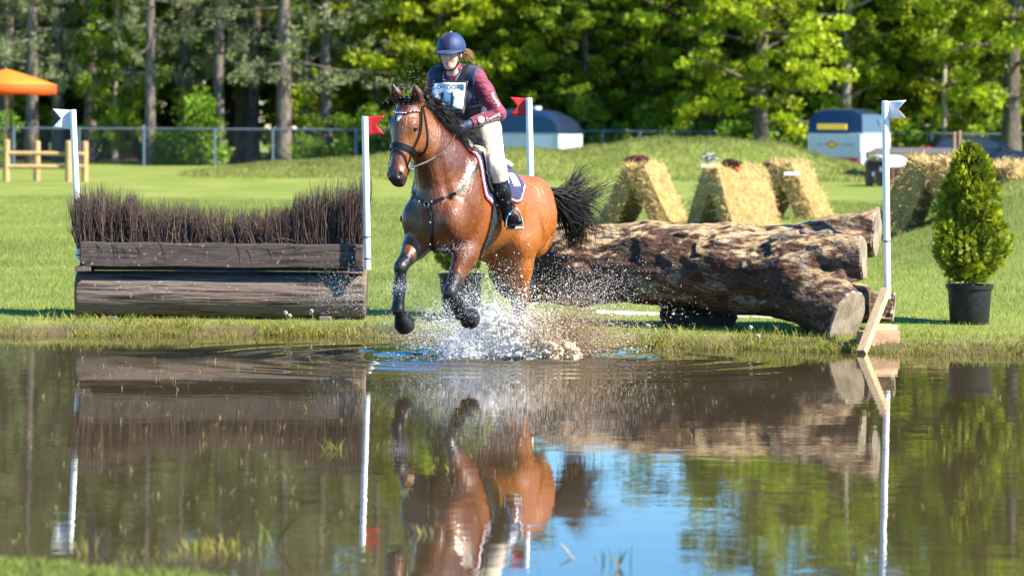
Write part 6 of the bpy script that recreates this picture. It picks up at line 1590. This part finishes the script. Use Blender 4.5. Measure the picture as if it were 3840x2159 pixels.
def burst(n, px0, py0, Y0, ang, angs, reach, reachs, grav, rr, cols, ysp=.25):
    """drops thrown from a source: pixel origin, mean direction in the picture plane, ballistic fall"""
    o = np.array(at(px0, py0, Y0)); an = math.radians(ang) + sr.normal(0, math.radians(angs), n); v = np.abs(sr.normal(reach, reachs, n)); t = sr.uniform(.05, 1, n) ** .8
    D = np.stack([np.cos(an) * v, sr.normal(0, ysp, n) * v, np.sin(an) * v], 1); P = o + D * t[:, None]; P[:, 2] -= grav * t ** 2; P[:, :2] += sr.normal(0, .05, (n, 2)); vel = D * .3; vel[:, 2] -= grav * t * .6
    k = P[:, 2] > .0; c = cols[0] + (cols[1] - cols[0]) * sr.random((n, 1)); r = rr * np.exp(sr.normal(0, .45, n))
    return P[k], r[k], vel[k] * .6, c[k]
white, cream, tanc, brown = map(np.array, ((.88, .90, .93), (.85, .76, .62), (.62, .47, .31), (.36, .25, .155)))
sp = empty('water_splash', at(1960, 1335, 25.7)); sp.location.z = 0; tag(sp, 'white and muddy brown splash thrown up around the hind feet', 'splash', kind='stuff')
s0 = np.array(sp.location)
def put(name, bursts):
    P, r, d, c = [np.concatenate(x) for x in zip(*bursts)]; octa(P - s0, r, d, c, name, None, sp)['kind'] = 'stuff'
# dense bright core leaning left and up
put('spray', [burst(12000, 1985, 1340, 25.62, 125, 26, .50, .20, .16, .0040, (white, cream)), burst(7000, 1930, 1335, 25.6, 152, 13, .72, .3, .13, .0027, (white, white)), burst(7000, 2010, 1340, 25.6, 80, 30, .36, .15, .14, .0042, (cream, tanc)),
              burst(5000, 1880, 1330, 25.55, 105, 38, .55, .25, .14, .0027, (white, white)), burst(5000, 1800, 1325, 25.4, 150, 30, .60, .3, .12, .0022, (white, white))])
# brown mud thrown out to the right
put('muddy_drops', [burst(12000, 2030, 1330, 25.75, 44, 17, .55, .19, .14, .0030, (tanc, brown)), burst(6000, 2050, 1330, 25.85, 65, 25, .50, .22, .15, .0032, (cream, brown)), burst(3000, 2060, 1330, 25.85, 22, 10, .80, .3, .12, .0030, (cream, tanc))])
# fine mist of drops across legs, log and brush
def cloud(n, x0, x1, y0, y1, Ya, Yb, r, col):
    px, py, Y = sr.normal((x0 + x1) / 2, (x1 - x0) / 4, n), sr.normal((y0 + y1) / 2, (y1 - y0) / 4, n), sr.uniform(Ya, Yb, n); P = np.array([at(a, b_, c) for a, b_, c in zip(px, py, Y)]); k = P[:, 2] > .01
    return P[k], (r * np.exp(sr.normal(0, .35, n)))[k], sr.normal(0, .2, (n, 3))[k], np.tile(col, (n, 1))[k]
put('fine_drops', [cloud(4200, 1560, 2060, 980, 1280, 24.6, 25.6, .0017, white), cloud(2600, 2020, 2420, 970, 1220, 25.4, 26.4, .0020, white), cloud(1500, 1150, 1430, 1000, 1200, 26.5, 28.3, .0017, white), cloud(1800, 1360, 1760, 1150, 1290, 24.8, 25.6, .0017, white), cloud(500, 1440, 1560, 1040, 1110, 24.45, 24.65, .0016, white), cloud(260, 1440, 1640, 230, 460, 24.2, 24.9, .0016, white), cloud(160, 1700, 2000, 560, 860, 24.2, 24.9, .0015, white), cloud(200, 1640, 1800, 900, 960, 24.4, 24.7, .0016, white)])
# frothy solid water: a ragged crest whose body is broken up by fine noise
G = Field(np.array((-.85, -.40, -.05)), np.array((.62, .40, .72)), .0125)
for cx, cz, rx, rz in ((.10, .0, .34, .20), (-.10, .12, .28, .25), (-.24, .22, .20, .24), (-.02, .20, .14, .18), (.22, .03, .22, .10), (-.42, .05, .26, .10), (-.34, .14, .20, .12)): G.el((cx, 0, cz), (rx, .17, rz), k=.05)
for i in range(46):
    p0 = np.array((sr.uniform(-.40, .22), sr.normal(0, .08), sr.uniform(.02, .25))); an = math.radians(sr.normal(118, 28)); L = sr.uniform(.10, .28); q = p0 + np.array((math.cos(an) * L, sr.normal(0, .05), math.sin(an) * L)); G.rc(p0, q, sr.uniform(.012, .028), .004, k=.03)
gx_, gy_, gz_ = G.grid(); Pn = np.stack([gx_, gy_, gz_], -1).reshape(-1, 3); near = np.abs(G.F.reshape(-1)) < .14; dsp = np.zeros(len(Pn), dtype=np.float32)
Pq = Pn[near]; dsp[near] = .025 + .11 * vnoise(Pq * np.array((1, 1, .8)), 9, 3, 2) + .11 * vnoise(Pq, 30, 7, 2)
G.F = G.F + dsp.reshape(G.F.shape)
v, f = G.mesh(0); tcol = smooth((v[:, 0] + .10) / .45)[:, None]; c = (np.array((.88, .86, .82)) * (1 - tcol) + np.array((.84, .71, .54)) * tcol) * (1 + .10 * vnoise(v, 20, 3, 2)[:, None])
mobj('churned_crest', v * np.array((1, 1, .86)) + np.array((-.02, -.05, 0)), f, m_foam, sp, True, np.clip(c, 0, .93))['kind'] = 'stuff'
